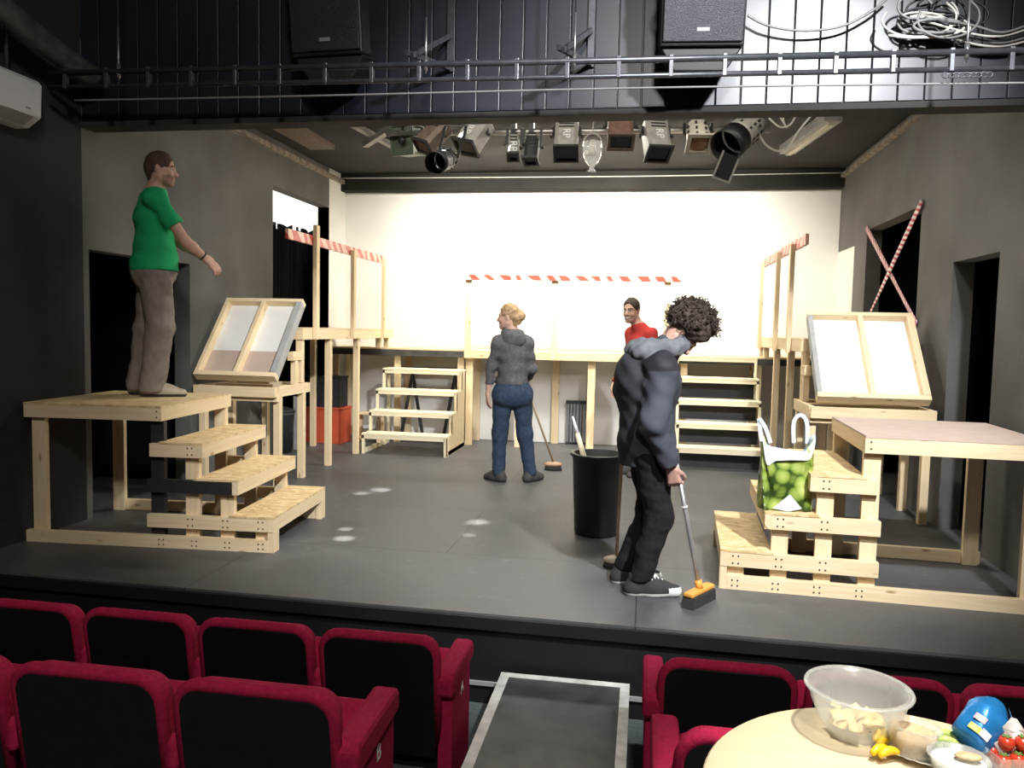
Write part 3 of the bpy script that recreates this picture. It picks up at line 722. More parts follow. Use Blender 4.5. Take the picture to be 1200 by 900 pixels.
def head(s, c, F, U, neck, sc=1.):
    F = unit(F); U = unit(U-F*np.dot(U, F)); R = np.cross(F, U); A = (R, F, U); q = lambda r, f, u: c+(R*r+F*f+U*u)*sc
    s.ell(q(0, -.012, .022), np.array((.074, .094, .092))*sc, A, k=.02)
    s.ell(q(0, .024, -.035), np.array((.060, .068, .085))*sc, A, k=.03)
    for e in (-1, 1): s.cap(q(e*.052, -.005, -.062), q(e*.016, .068, -.104), .018*sc, .016*sc, k=.03)
    s.ell(q(0, .074, -.102), np.array((.022, .016, .018))*sc, A, k=.02)
    for e in (-1, 1):
        s.ell(q(e*.031, .093, -.002), np.array((.018, .014, .011))*sc, A, k=.012, op='s')
        s.cap(q(e*.016, .088, .018), q(e*.045, .074, .016), .009*sc, .007*sc, k=.012)
        s.ell(q(e*.031, .076, -.003), np.array((.013, .012, .011))*sc, A, k=.003)
        s.ell(q(e*.040, .066, -.034), np.array((.018, .016, .016))*sc, A, k=.02)
        s.ell(q(e*.076, -.012, -.012), np.array((.009, .019, .031))*sc, A, k=.010)
        s.ell(q(e*.010, .100, -.042), np.array((.008, .010, .008))*sc, A, k=.008)
    s.cap(q(0, .088, .004), q(0, .112, -.037), .007*sc, .011*sc, k=.014)
    s.cap(q(-.018, .084, -.064), q(.018, .084, -.064), .009*sc, k=.010); s.cap(q(-.014, .083, -.077), q(.014, .083, -.077), .009*sc, k=.008)
    s.cap(neck, q(0, -.022, -.05), .060*sc, .054*sc, k=.03)
    return q, A
def hand(s, W, d, n, t, curl=(.35, .45, .35), sc=1., k=.006):
    """W wrist, d finger direction, n palm normal, t thumb side"""
    d = unit(d); n = unit(n-d*np.dot(n, d)); t = unit(t-d*np.dot(t, d)-n*np.dot(t, n))
    for o in (.026, .009, -.009, -.025): s.cap(W+d*.012*sc+t*o*.55*sc, W+d*.085*sc+t*o*sc, .016*sc, .0125*sc, k=.014)
    for o, L in ((.029, .070), (.0098, .080), (-.0098, .074), (-.028, .058)):
        p = W+(d*.088+t*o)*sc; a = 0.; dd = d
        for j, fr in enumerate((.44, .31, .25)):
            a += curl[j]; q = p+(d*math.cos(a)+n*math.sin(a))*L*fr*sc+t*o*.10*sc
            s.cap(p, q, (.0098-.0012*j)*sc, (.0090-.0012*j)*sc, k=k); p = q
    p = W+(d*.022+t*.026)*sc; q = p+(d*.72+t*.55+n*.38)*.036*sc; s.cap(p, q, .015*sc, .0115*sc, k=.012)
    q2 = q+(d*.80+t*.22+n*.5)*.030*sc; s.cap(q, q2, .0112*sc, .0100*sc, k=k); s.cap(q2, q2+(d*.85+n*.5)*.022*sc, .0098*sc, .008*sc, k=k)
def skin_mats(base, hair):
    r = [plain('skin', base, .55, var=.06, scale=25), plain('lips', (base[0]*.8, base[1]*.52, base[2]*.5), .45, var=.04), plain('eye_white', (.6, .58, .55), .3, var=.02),
         plain('iris', (.03, .022, .015), .25, var=.05), plain('brow_hair', hair, .8, var=.2, scale=60), plain('beard', tuple(.55*b+.45*h for b, h in zip(base, hair)), .7, var=.15, scale=60), plain('teeth', (.75, .72, .65), .35, var=.03)]
    return r
def face_mats(q, sc, A, beard=False, smile=False, nails=None):
    R, F, U = A
    def fn(C):
        m = np.zeros(len(C), int); d = lambda p: np.linalg.norm(C-p, axis=1)
        L = (C-q(0, 0, 0))/sc; r, f, u = L@R, L@F, L@U
        if beard: m[(f > .02) & (u < -.048) & (u > -.135) & (np.abs(r) < .07)] = 5
        if beard: m[(f > .085) & (np.abs(r) < .026) & (u < -.046) & (u > -.056)] = 5
        w = .030 if smile else .022
        m[(f > .070) & (np.abs(r) < w) & (u < -.058+np.abs(r)*(.25 if smile else 0)) & (u > -.083+np.abs(r)*(.6 if smile else .3))] = 1
        if smile: m[(f > .070) & (np.abs(r) < .022) & (u < -.064+np.abs(r)*.25) & (u > -.075+np.abs(r)*.5)] = 6
        for e in (-1, 1):
            ex, eu = r-e*.031, u+.003
            m[(f > .074) & ((ex/.014)**2+(eu/.0075)**2 < 1)] = 2; m[(f > .074) & (ex**2+eu**2 < .0064**2)] = 3
            m[(f > .055) & (np.abs(r*e-.031) < .019) & (np.abs(u-.021+np.abs(r*e-.031)*.18) < .0055)] = 4
        return m
    return fn
def torso(s, j, inf=0., k=.05, w=1.):
    """chest, belly and hips between the shoulder and hip joints; j: dict of joints; inf: cloth allowance"""
    sh = (j['ls']+j['rs'])/2; hp = (j['lh']+j['rh'])/2; X = unit(j['rs']-j['ls']); U = unit(sh-hp); Fd = unit(np.cross(U, X)); A = (X, Fd, U)
    Xh = unit(j['rh']-j['lh']); Ah = (Xh, unit(np.cross(U, Xh)), U)
    hw = np.linalg.norm(j['rs']-j['ls'])/2; L = np.linalg.norm(sh-hp)
    s.ell(hp+U*L*.72+Fd*.005, (hw*.86*w+inf, .105*w+inf, L*.36), A, k=k)
    s.ell(hp+U*L*.36+Fd*.005, (hw*.76*w+inf, .098*w+inf, L*.36), A, k=k)
    s.ell(hp+U*.02, (hw*.86*w+inf, .108*w+inf, L*.26), Ah, k=k)
    s.cap(j['ls']-U*.015, j['rs']-U*.015, .040+inf*.9, k=k)
    for a in ('ls', 'rs'): s.cap(j['neck']-U*.015, j[a]*.9+sh*.1, .046+inf*.5, .036+inf*.6, k=k)
    s.cap(sh+U*.005, j['neck']-U*.02, .060+inf, .052+inf*.3, k=k)
    return A, Ah, U, L, sh, hp
def limbs_body(s, j, r=1.):
    for a in 'lr':
        s.cap(j[a+'s'], j[a+'e'], .046*r, .036*r, k=.025); m = j[a+'e']*.68+j[a+'w']*.32
        s.cap(j[a+'e'], m, .037*r, .037*r, k=.02); s.cap(m, j[a+'w'], .037*r, .025*r, k=.02)
        s.cap(j[a+'h'], j[a+'k'], .072*r, .048*r, k=.03); m = j[a+'k']*.65+j[a+'a']*.35
        s.cap(j[a+'k'], m, .046*r, .05*r, k=.02); s.cap(m, j[a+'a'], .05*r, .033*r, k=.02)
        s.cap(j[a+'a'], j[a+'t']*.8+j[a+'a']*.2-V(0, 0, .0), .034, .024, k=.02)
def shoe(parent, ank, toe, mats, label=None, laces=False, r=1.):
    """ank/toe on person's local frame with z of the sole = toe z - .03"""
    d = toe-ank; d[2] = 0; L = np.linalg.norm(d); d = d/L; z0 = toe[2]-.034; sd = V(-d[1], d[0], 0)
    c = lambda f, u, w=0: V(ank[0], ank[1], z0)+d*f+V(0, 0, u)+sd*w
    lo = np.minimum(c(-.12, 0), c(L+.1, .2))-.1; hi = np.maximum(c(-.12, 0), c(L+.1, .2))+.1; lo[2] = z0-.02; hi[2] = z0+.2
    s = SDF(lo, hi, .005)
    s.cap(c(-.045, .034), c(L*.5, .034), .042*r, .044*r, k=.02); s.cap(c(L*.4, .034), c(L+.02, .026), .046*r, .034*r, k=.03)
    s.cap(c(-.03, .05), c(-.015, .11), .043*r, .042*r, k=.03); s.cap(c(.02, .085), c(L*.75, .045), .036*r, .034*r, k=.03)
    s.cut(c(0, .0), (0, 0, -1)); s.cut(c(0, .125), (0, 0, 1))
    def fn(C):
        m = np.zeros(len(C), int); h = C[:, 2]-z0; f = (C-c(0, 0))@d
        m[h < .022] = 1
        if laces: m[(f > L-.02) & (h < .05)] = 1
        return m
    o = s.build('shoe', mats, parent, fn, label)
    if laces:
        mb = MB()
        for i in range(5):
            f = .034+i*.021; u = .113-i*.0088+.013
            mb.tube([Vector(c(f, u-.024, -.03)), Vector(c(f+.004, u, 0)), Vector(c(f+.010, u-.024, .03))], .0045, n=6)
            mb.tube([Vector(c(f, u-.024, .03)), Vector(c(f+.004, u+.001, 0)), Vector(c(f+.010, u-.024, -.03))], .0045, n=6)
        mb.build('laces', MT['label_white'], o)
    return o
def person(label, base, lean=0.):
    o = thing('person', label, 'person', base, YAW); o.rotation_euler = (0, -lean, YAW); return o
def world_of(base, lean, p): return Vector(base)+Matrix.Rotation(YAW, 3, 'Z') @ Matrix.Rotation(-lean, 3, 'Y') @ Vector(p)
DENIM = plain('blue_denim', (.032, .050, .085), .85, var=.25, scale=30, spec=.2)
KHAKI = plain('grey_brown_cotton', (.235, .20, .168), .9, var=.15, scale=12, spec=.15)
GREEN = plain('green_cotton', (.018, .36, .13), .85, var=.1, scale=12, spec=.15)
GREYKNIT = plain('grey_marl_hoodie', (.105, .105, .110), .95, var=.22, scale=45, spec=.1)
REDCOT = plain('red_cotton', (.36, .035, .030), .85, var=.1, spec=.15)
BLUECOAT = plain('navy_padded_jacket', (.060, .066, .082), .8, var=.22, scale=9, spec=.25)
DKJEAN = plain('black_denim', (.013, .013, .015), .85, var=.3, scale=40, spec=.2)
SHOEBEIGE = plain('beige_leather', (.38, .31, .23), .5, var=.15); SHOEGREY = plain('dark_grey_suede', (.05, .047, .045), .8); SHOESOLE = plain('dark_sole', (.03, .028, .026), .8)
CANVAS = plain('charcoal_canvas', (.028, .028, .030), .85); WHITER = plain('white_rubber', (.72, .71, .68), .5, var=.05)

# ---- man in the green T-shirt, on the left platform
def green_man():
    base = atz(185, 463.5, .914); r = person('man in green T-shirt and baggy grey-brown trousers standing on the left platform', base, -.0097)
    F = unit(V(.88, .47, 0)); R = V(F[1], -F[0], 0)
    sc = V(-.035, .0, 1.40); hc = V(-.025, 0, .90)
    j = dict(neck=V(-.02, .0, 1.46), rs=sc+R*.185, ls=sc-R*.185, rh=hc+R*.085, lh=hc-R*.085,
             re=V(.245, -.11, 1.105), rw=V(.345, -.02, 1.005), le=V(.055, .22, 1.13), lw=V(.265, .12, 1.03),
             rk=V(.055, -.085, .49), ra=V(.0, -.09, .075), rt=V(.175, -.05, .034), lk=V(-.105, .07, .49), la=V(-.150, .05, .075), lt=V(.0, .12, .034))
    s = SDF((-.4, -.4, 0), (.55, .45, 1.82), .006); torso(s, j); limbs_body(s, j)
    Hf = unit(V(.97, .22, -.06)); q, A = head(s, V(.026, 0, 1.625), Hf, V(-.03, 0, 1), j['neck'], .97)
    hand(s, j['rw'], V(.70, .30, -.68), V(-.3, .5, -.6), V(.1, .75, .45), (.3, .35, .3)); hand(s, j['lw'], V(.85, -.25, -.35), V(-.1, -.3, -.9), V(.2, -.9, .2), (.3, .4, .3))
    s.build('body', skin_mats((.52, .30, .22), (.10, .055, .035)), r, face_mats(q, .97, A, beard=True))
    h = SDF(q(0, 0, .03)-.2, q(0, 0, .03)+.2, .006); h.ell(q(0, -.016, .030), (.080, .099, .096), A, k=.02); h.cap(q(0, -.06, -.02), q(0, -.05, -.07), .055, .045, k=.03)
    h.cut(q(0, .066, .04), A[1]*.9-A[2]*.25); h.cut(q(0, .0, -.075), -A[2]+A[1]*.4)
    for e in (-1, 1): h.ell(q(e*.085, .035, -.055), (.03, .055, .055), A, k=.01, op='s')
    h.noise(.0022, 190, seed=3); h.build('hair', plain('short_brown_hair', (.065, .036, .024), .8, var=.35, scale=80), r)
    s = SDF((-.4, -.4, .8), (.4, .4, 1.6), .007); A2, Ah, U, L, sh, hp = torso(s, j, .022, w=1.08)
    for a in 'lr': s.cap(j[a+'s'], j[a+'s']*.30+j[a+'e']*.70, .066, .068, k=.04)
    s.cap(hc+V(0, 0, .12), hc-V(0, 0, .03), .142, .168, k=.05)
    s.noise(.0048, 22, seed=4, stretch=(.9, .9, 1.3)); s.noise(.002, 60, n=9, seed=41, stretch=(.6, .6, 1.4)); s.cut((0, 0, .895), (.05, 0, -1))
    for a in 'lr': dd = unit(j[a+'e']-j[a+'s']); e = j[a+'s']*.36+j[a+'e']*.64; sel = None; cut_sleeve(s, e, dd)
    s.cap(j['neck']-V(0, 0, .02), j['neck']+V(.01, 0, .2), .064, .058, k=.004, op='s')
    s.build('t_shirt', GREEN, r)
    s = SDF((-.4, -.4, 0), (.4, .4, 1.02), .007); s.ell(hc+V(0, 0, .0), (.168, .145, .14), Ah, k=.05)
    s.cap(hc+V(0, 0, .09), hc, .14, .14, k=.04); s.cap(hc-F*.05+R*.05-V(0, 0, .03), hc-F*.06-R*.05-V(0, 0, .03), .085, k=.05)
    for a in 'lr': s.cap(j[a+'h'], j[a+'k'], .108, .096, k=.03); s.cap(j[a+'k'], j[a+'a']+V(0, 0, -.02), .090, .092, k=.03)
    s.ell(j['rh']*.75+j['rk']*.25+R*.07+F*.05, (.05, .05, .09), None, k=.03)
    s.noise(.0052, 24, n=9, seed=9, stretch=(.9, .9, 1.3)); s.noise(.0026, 70, n=9, seed=10, stretch=(1, 1, 1)); s.cut((0, 0, .899), (0, 0, 1)); s.cut((0, 0, .035), (0, 0, -1)); s.build('trousers', KHAKI, r, smooth=2)
    for a in 'lr': shoe(r, j[a+'a'], j[a+'t'], [SHOEBEIGE, SHOESOLE])
    d = unit(j['rw']-j['re']); c = j['rw']-d*.015; a1 = unit(np.cross(d, V(0, 0, 1))); a2 = np.cross(d, a1)
    mb = MB(); mb.tube([Vector(c+(a1*math.cos(t)+a2*math.sin(t))*.031) for t in np.linspace(0, 2*PI, 24, False)], .006, closed=True, n=6); mb.build('wristband', MT['blackpaint'], r)
def cut_sleeve(s, p, d, rad=.11):
    """trim a sleeve flat at p, only near the sleeve itself"""
    sl, X, Y, Z = s.blk(p+d*.05-rad, p+d*.05+rad, 0)
    f = (X-p[0])*d[0]+(Y-p[1])*d[1]+(Z-p[2])*d[2]
    near = np.sqrt((X-p[0]-f*d[0])**2+(Y-p[1]-f*d[1])**2+(Z-p[2]-f*d[2])**2) < .095
    D = s.D[sl]; s.D[sl] = np.where(near & (f > -.03), np.maximum(D, f), D)
green_man()

# ---- woman with her back turned, centre stage
def woman():
    base = atz(601, 564, 0); r = person('woman in grey hoodie and blue jeans with her back turned, centre stage', base, .0205)
    F = unit(V(-.18, .98, 0)); R = V(F[1], -F[0], 0)
    sc = V(-.005, .0, 1.335); hc = V(-.005, .02, .86)
    j = dict(neck=V(.0, .0, 1.42), rs=sc+R*.142+V(0, 0, .0), ls=sc-R*.142, rh=hc+R*.09, lh=hc-R*.09,
             le=V(-.205, .03, 1.085), lw=V(-.240, .05, .835), re=V(.185, .06, 1.07), rw=V(.16, .29, .98),
             lk=V(-.125, .02, .455), la=V(-.135, .0, .085), lt=V(-.235, .09, .034), rk=V(.115, .03, .455), ra=V(.165, .0, .085), rt=V(.255, .10, .034))
    s = SDF((-.45, -.3, 0), (.45, .5, 1.8), .006); torso(s, j, w=1.0); limbs_body(s, j, .93)
    Hf = unit(V(-.97, .24, -.03)); q, A = head(s, V(-.045, .0, 1.57), Hf, V(0, 0, 1), j['neck'], .95)
    hand(s, j['lw'], V(.02, .05, -1), V(.7, .3, 0), V(-.2, .9, 0), (.2, .3, .25), .92); hand(s, j['rw'], V(-.6, .5, -.3), V(-.2, -.2, -1), V(-.2, .6, .5), (1.1, 1.1, .6), .92)
    s.build('body', skin_mats((.55, .34, .26), (.30, .18, .09)), r, face_mats(q, .95, A))
    h = SDF(q(0, -.03, .02)-.22, q(0, -.03, .02)+.22, .006); h.ell(q(0, -.018, .034), (.082, .100, .096), A, k=.02); h.ell(q(0, -.085, -.02), (.06, .05, .065), A, k=.04)
    h.ell(q(0, -.135, .0), (.045, .042, .05), A, k=.025); h.cap(q(0, -.07, -.04), q(0, -.055, -.085), .05, .03, k=.03)
    h.cut(q(0, .066, .05), A[1]*.9-A[2]*.45); h.cut(q(0, 0, -.085), -A[2]+A[1]*.3)
    for e in (-1, 1): h.ell(q(e*.08, .04, -.06), (.04, .06, .06), A, k=.015, op='s')
    h.noise(.005, 75, n=9, seed=6); h.noise(.002, 190, seed=8); h.build('hair', plain('tied_back_fair_hair', (.36, .235, .12), .65, var=.35, scale=40), r)
    s = SDF((-.45, -.35, .75), (.45, .5, 1.6), .007); A2, Ah, U, L, sh, hp = torso(s, j, .022, w=1.03)
    for a in 'lr': s.cap(j[a+'s']-V(0, 0, .02), j[a+'e'], .054, .047, k=.05); s.cap(j[a+'e'], j[a+'w'], .047, .038, k=.03)
    s.cap(hc+V(0, 0, .17), hc+V(0, 0, .08), .13, .14, k=.05)
    s.noise(.005, 30, n=9, seed=12, stretch=(.8, .8, 1.5)); s.noise(.0025, 75, n=9, seed=42, stretch=(.6, .6, 1.3)); s.cut((0, 0, .925), (0, 0, -1))
    for a in 'lr': cut_sleeve(s, j[a+'w']+unit(j[a+'w']-j[a+'e'])*.028, unit(j[a+'w']-j[a+'e']), .07)
    s.cap(j['neck']-V(0, 0, .03), j['neck']+V(.0, 0, .2), .062, .058, k=.004, op='s')
    o = s.build('hoodie', GREYKNIT, r)
    s = SDF((-.3, -.35, 1.2), (.3, .3, 1.6), .007)
    for t in np.linspace(0, 2*PI, 14, False): s.cap(j['neck']+V(.08*math.cos(t), .065*math.sin(t), -.012), j['neck']+V(.08*math.cos(t+.46), .065*math.sin(t+.46), -.012), .028, k=.03)
    s.ell(j['neck']+V(0.01, -.08, -.06), (.115, .045, .075), None, k=.05); s.noise(.006, 48, n=9, seed=2); s.cap(j['neck']-V(0, 0, .1), j['neck']+V(0, 0, .2), .056, k=.004, op='s')
    s.build('hood', GREYKNIT, o)
    s = SDF((-.4, -.35, 0), (.4, .4, 1.0), .007); s.ell(hc+V(0, 0, -.01), (.195, .135, .15), Ah, k=.05); s.cap(hc+R*.085-F*.055-V(0, 0, .05), hc-R*.085-F*.055-V(0, 0, .05), .095, k=.05)
    s.cap(hc+V(0, 0, .07), hc, .14, .16, k=.04)
    for a in 'lr': s.cap(j[a+'h']-V(0, 0, .03), j[a+'k'], .102, .072, k=.025); s.cap(j[a+'k'], j[a+'a'], .072, .058, k=.04)
    s.noise(.003, 34, n=8, seed=15, stretch=(.8, .8, 1.3)); s.noise(.0015, 80, n=8, seed=16, stretch=(.6, .6, 1.4)); s.cut((0, 0, .945), (0, 0, 1)); s.cut((0, 0, .06), (0, 0, -1)); s.build('jeans', DENIM, r)
    for a in 'lr': shoe(r, j[a+'a'], j[a+'t'], [SHOEGREY, SHOESOLE], r=1.05)
    return world_of(base, .0205, j['rw']+V(-.05, .05, -.03))
wh = woman()
# ---- curly-haired teenager sweeping
def teen():
    base = atz(760, 691, 0); r = person('teenager with curly dark hair in navy hooded jacket bending over a broom', base, .032)
    F = V(1, 0, 0); R = V(0, -1, 0)
    sc = V(.045, 0, 1.285); hc = V(-.02, 0, .83)
    j = dict(neck=V(.10, 0, 1.375), rs=sc+V(0, -.17, -.02), ls=sc+V(0, .17, 0), rh=hc+R*.085, lh=hc-R*.085,
             re=V(-.015, -.235, .975), rw=V(.085, -.20, .735), le=V(-.02, .24, 1.0), lw=V(-.08, .30, .80),
             rk=V(.045, -.08, .44), ra=V(-.065, -.09, .085), rt=V(.11, -.10, .034), lk=V(.03, .09, .44), la=V(-.115, .13, .10), lt=V(.05, .16, .034))
    s = SDF((-.45, -.45, 0), (.5, .5, 1.75), .005); torso(s, j); limbs_body(s, j, .92)
    Hf = unit(V(.40, -.05, -.90)); q, A = head(s, V(.198, 0, 1.445), Hf, V(.92, 0, .40), j['neck'], .97)
    hand(s, j['rw'], V(.22, .10, -.95), V(.35, .9, .1), V(.9, -.35, .1), (.75, 1.2, .9), 1.0); hand(s, j['lw'], V(0, .1, -1), V(.0, -.9, 0), V(.9, 0, 0), (.75, 1.2, .9))
    s.build('body', skin_mats((.50, .30, .235), (.04, .03, .025)), r, face_mats(q, .97, A))
    h = SDF(q(0, -.03, .03)-.26, q(0, -.03, .03)+.26, .005); h.ell(q(0, -.022, .055), (.112, .124, .112), A, k=.03); rg = np.random.RandomState(11); curls = MB()
    for _ in range(1700):
        v = unit(rg.randn(3))
        if (v[1] > .10 and v[2] < .70) or (v[2] < -.50 and v[1] > -.35) or v[2] < -.85: continue
        e_ = 1+.12*rg.rand(); p = q(v[0]*.112*e_, -.022+v[1]*.128*e_, .056+v[2]*.114*e_)
        if _ < 500: h.ell(p, (.010+.010*rg.rand(),)*3, None, k=.012)
        o_ = unit(p-q(0, -.02, .04)); t_ = unit(np.cross(o_, rg.randn(3))); b_ = np.cross(o_, t_); ph = rg.rand()*6.28; ln = .02+.035*rg.rand(); rc = .007+.007*rg.rand(); tw = 5+4*rg.rand()
        pts = [p+o_*(ln*t-.008)+t_*(.02*t)+(t_*math.cos(ph+tw*t)+b_*math.sin(ph+tw*t))*rc for t in np.linspace(0, 1, 8)]
        curls.tube([Vector(x) for x in pts], [.0024]*7+[.0008], n=4)
    h.ell(q(0, .122, -.035), (.095, .090, .118), A, k=.01, op='s'); h.cut(q(0, .0, -.10), -A[2]+A[1]*.5); h.noise(.004, 130, n=9, seed=5)
    hm = plain('curly_dark_hair', (.060, .046, .038), .85, var=.5, scale=60, spec=.2); ho = h.build('hair', hm, r, smooth=1); curls.build('curls', hm, ho, keep=True)
    s = SDF((-.45, -.45, .6), (.4, .5, 1.6), .007); torso(s, j, .035, w=1.05); s.ell(V(-.095, 0, 1.17), (.10, .165, .17), None, k=.08)
    s.cap(hc+V(-.0, 0, .15), hc+V(-.0, 0, -.06), .135, .140, k=.06)
    for a in 'lr': s.cap(j[a+'s']-V(0, 0, .02), j[a+'e'], .078, .076, k=.05); s.cap(j[a+'e'], j[a+'w']*.95+j[a+'e']*.05, .071, .054, k=.03)
    s.noise(.006, 20, n=9, seed=21, stretch=(.9, .9, 1.3)); s.noise(.0035, 62, n=9, seed=22, stretch=(.9, .9, 1.1)); s.cut((0, 0, .705), (0, 0, -1)) if 0 else None
    cutz(s, .715, (-.28, .22), (-.2, .2))
    for a in 'lr': cut_sleeve(s, j[a+'w']-unit(j[a+'w']-j[a+'e'])*.01, unit(j[a+'w']-j[a+'e']), .08)
    s.cap(j['neck']-V(0, 0, .02), j['neck']+V(.1, 0, .12), .062, .058, k=.004, op='s')
    o = s.build('jacket', [BLUECOAT, plain('black_jacket_panel', (.024, .025, .030), .7, var=.4, spec=.3)], r, lambda C: ((C[:, 0] < -.055+.25*(C[:, 2]-1.1)) & (C[:, 1] > -.185) | (C[:, 2] > 1.25) & (C[:, 1] < -.08)).astype(int))
    s = SDF((-.35, -.35, 1.1), (.35, .35, 1.65), .007)
    for t in np.linspace(0, 2*PI, 14, False): s.cap(j['neck']+V(-.02+.10*math.cos(t), .095*math.sin(t), -.02+.035*math.cos(t)), j['neck']+V(-.02+.10*math.cos(t+.46), .095*math.sin(t+.46), -.02+.035*math.cos(t+.46)), .040, k=.03)
    s.ell(j['neck']+V(-.12, 0, -.03), (.115, .135, .068), None, k=.06); s.noise(.009, 42, n=9, seed=31); s.noise(.005, 95, n=9, seed=32); s.cap(j['neck']-V(.03, 0, .1), j['neck']+V(.12, 0, .16), .062, k=.004, op='s')
    s.build('hood', plain('grey_hood_fabric', (.145, .152, .165), .9, var=.2, scale=20, spec=.1), o)
    s = SDF((-.4, -.35, 0), (.35, .4, .98), .007); s.ell(hc, (.135, .155, .13), None, k=.05)
    for a in 'lr': s.cap(j[a+'h'], j[a+'k'], .095, .075, k=.03); s.cap(j[a+'k'], j[a+'a']+V(0, 0, -.01), .073, .063, k=.04)
    s.noise(.0038, 32, n=8, seed=19, stretch=(.9, .9, 1.3)); s.noise(.0022, 80, n=8, seed=18, stretch=(.6, .6, 1.3)); s.cut((0, 0, .088), (0, 0, -1)); s.build('trousers', DKJEAN, r)
    for a in 'lr': shoe(r, j[a+'a'], j[a+'t'], [CANVAS, WHITER], 'dark canvas shoe with white sole and laces', True, 1.04)
    W = lambda p: world_of(base, .032, p)
    return W(j['rw']+V(.045, .02, -.06)), W(j['lw']+V(.0, -.01, -.08))
def cutz(s, z, xr, yr):
    X, Y, Z = s.ax[0][:, None, None], s.ax[1][None, :, None], s.ax[2][None, None, :]
    box = (X > xr[0]) & (X < xr[1]) & (Y > yr[0]) & (Y < yr[1])
    s.D = np.where(box, np.maximum(s.D, z-Z), s.D).astype(np.float32)
th, tl = teen()
# ---- man in red behind the teenager
def red_man():
    p = aty(753, 400, 8.05); base = Vector((p.x, p.y, 0)); r = person('man in red long-sleeved top smiling, half hidden behind the teenager', base, .031)
    F = unit(V(-.90, -.43, 0)); R = V(F[1], -F[0], 0)
    sc = V(.03, 0, 1.43); hc = V(.0, 0, .92)
    j = dict(neck=V(-.0, 0, 1.51), rs=sc+R*.17, ls=sc-R*.17, rh=hc+R*.09, lh=hc-R*.09, re=sc+R*.22+V(0, 0, -.29), rw=sc+R*.20+F*.18+V(0, 0, -.50), le=sc-R*.22+V(0, 0, -.29), lw=sc-R*.26+F*.08+V(0, 0, -.53),
             rk=hc+R*.09+V(0, 0, -.43), ra=hc+R*.09+V(0, 0, -.84), rt=hc+R*.1+F*.15+V(0, 0, -.886), lk=hc-R*.09+V(0, 0, -.43), la=hc-R*.09+V(0, 0, -.84), lt=hc-R*.1+F*.15+V(0, 0, -.886))
    s = SDF((-.45, -.45, 0), (.45, .45, 1.9), .007); torso(s, j); limbs_body(s, j)
    q, A = head(s, V(-.075, -.02, 1.665), unit(V(-.55, -.83, -.05)), V(0, 0, 1), j['neck'], 1.0)
    for a, e in (('r', 1), ('l', -1)): hand(s, j[a+'w'], V(0, 0, -1)+F*.2, -R*e, F, (.25, .35, .3))
    s.build('body', skin_mats((.46, .28, .20), (.05, .035, .028)), r, face_mats(q, 1., A, beard=True, smile=True))
    h = SDF(q(0, 0, .03)-.2, q(0, 0, .03)+.2, .007); h.ell(q(0, -.016, .034), (.082, .101, .098), A, k=.02); h.cap(q(0, -.06, -.02), q(0, -.05, -.07), .055, .045, k=.03)
    h.cut(q(0, .062, .045), A[1]*.9-A[2]*.3); h.cut(q(0, .0, -.075), -A[2]+A[1]*.4)
    for e in (-1, 1): h.ell(q(e*.085, .035, -.055), (.03, .055, .055), A, k=.01, op='s')
    h.noise(.002, 190, seed=3); h.build('hair', plain('short_dark_hair', (.045, .033, .025), .8, var=.3, scale=80), r)
    s = SDF((-.45, -.45, .7), (.45, .45, 1.7), .008); torso(s, j, .022, w=1.05)
    for a in 'lr': s.cap(j[a+'s'], j[a+'e'], .064, .054, k=.04); s.cap(j[a+'e'], j[a+'w'], .054, .042, k=.03)
    s.noise(.005, 26, seed=14); s.cut((0, 0, .87), (0, 0, -1))
    for a in 'lr': cut_sleeve(s, j[a+'w']-unit(j[a+'w']-j[a+'e'])*.005, unit(j[a+'w']-j[a+'e']), .07)
    s.cap(j['neck']-V(0, 0, .0), j['neck']+V(-.02, 0, .2), .064, .058, k=.004, op='s'); s.build('sweater', REDCOT, r)
    s = SDF((-.4, -.4, 0), (.4, .4, 1.0), .009); s.ell(hc, (.16, .15, .13), None, k=.05)
    for a in 'lr': s.cap(j[a+'h'], j[a+'k'], .095, .07, k=.03); s.cap(j[a+'k'], j[a+'a'], .07, .06, k=.04)
    s.noise(.004, 36, seed=15); s.cut((0, 0, .05), (0, 0, -1)); s.build('trousers', DKJEAN, r)
    for a in 'lr': shoe(r, j[a+'a'], j[a+'t'], [SHOEGREY, SHOESOLE])
red_man()
broom('broom with brown oval head leaning by the woman in the grey hoodie', atz(648, 551, 0), wh, dict(L=.095, w=.05, z0=.045, z1=.085, r=.011), (MT['handle'], MT['headbrown'], MT['bristle']), 'oval', YAW)
pf = atz(819, 707, 0)
broom('orange-headed push broom being pushed by the teenager', pf, th+(th-pf)*.16, dict(L=.125, w=.028, z0=.06, z1=.085, r=.0125), (MT['alu'], MT['orange'], MT['bristle']), 'bar', YAW+.85)
pf = atz(722, 664, 0)
broom('long-handled broom with beige oval head behind the teenager', pf, Vector((tl.x-.02, tl.y+.0, 1.12)), dict(L=.085, w=.06, z0=.028, z1=.065, r=.010), (MT['handle'], MT['beige'], MT['bristle']), 'oval', YAW)

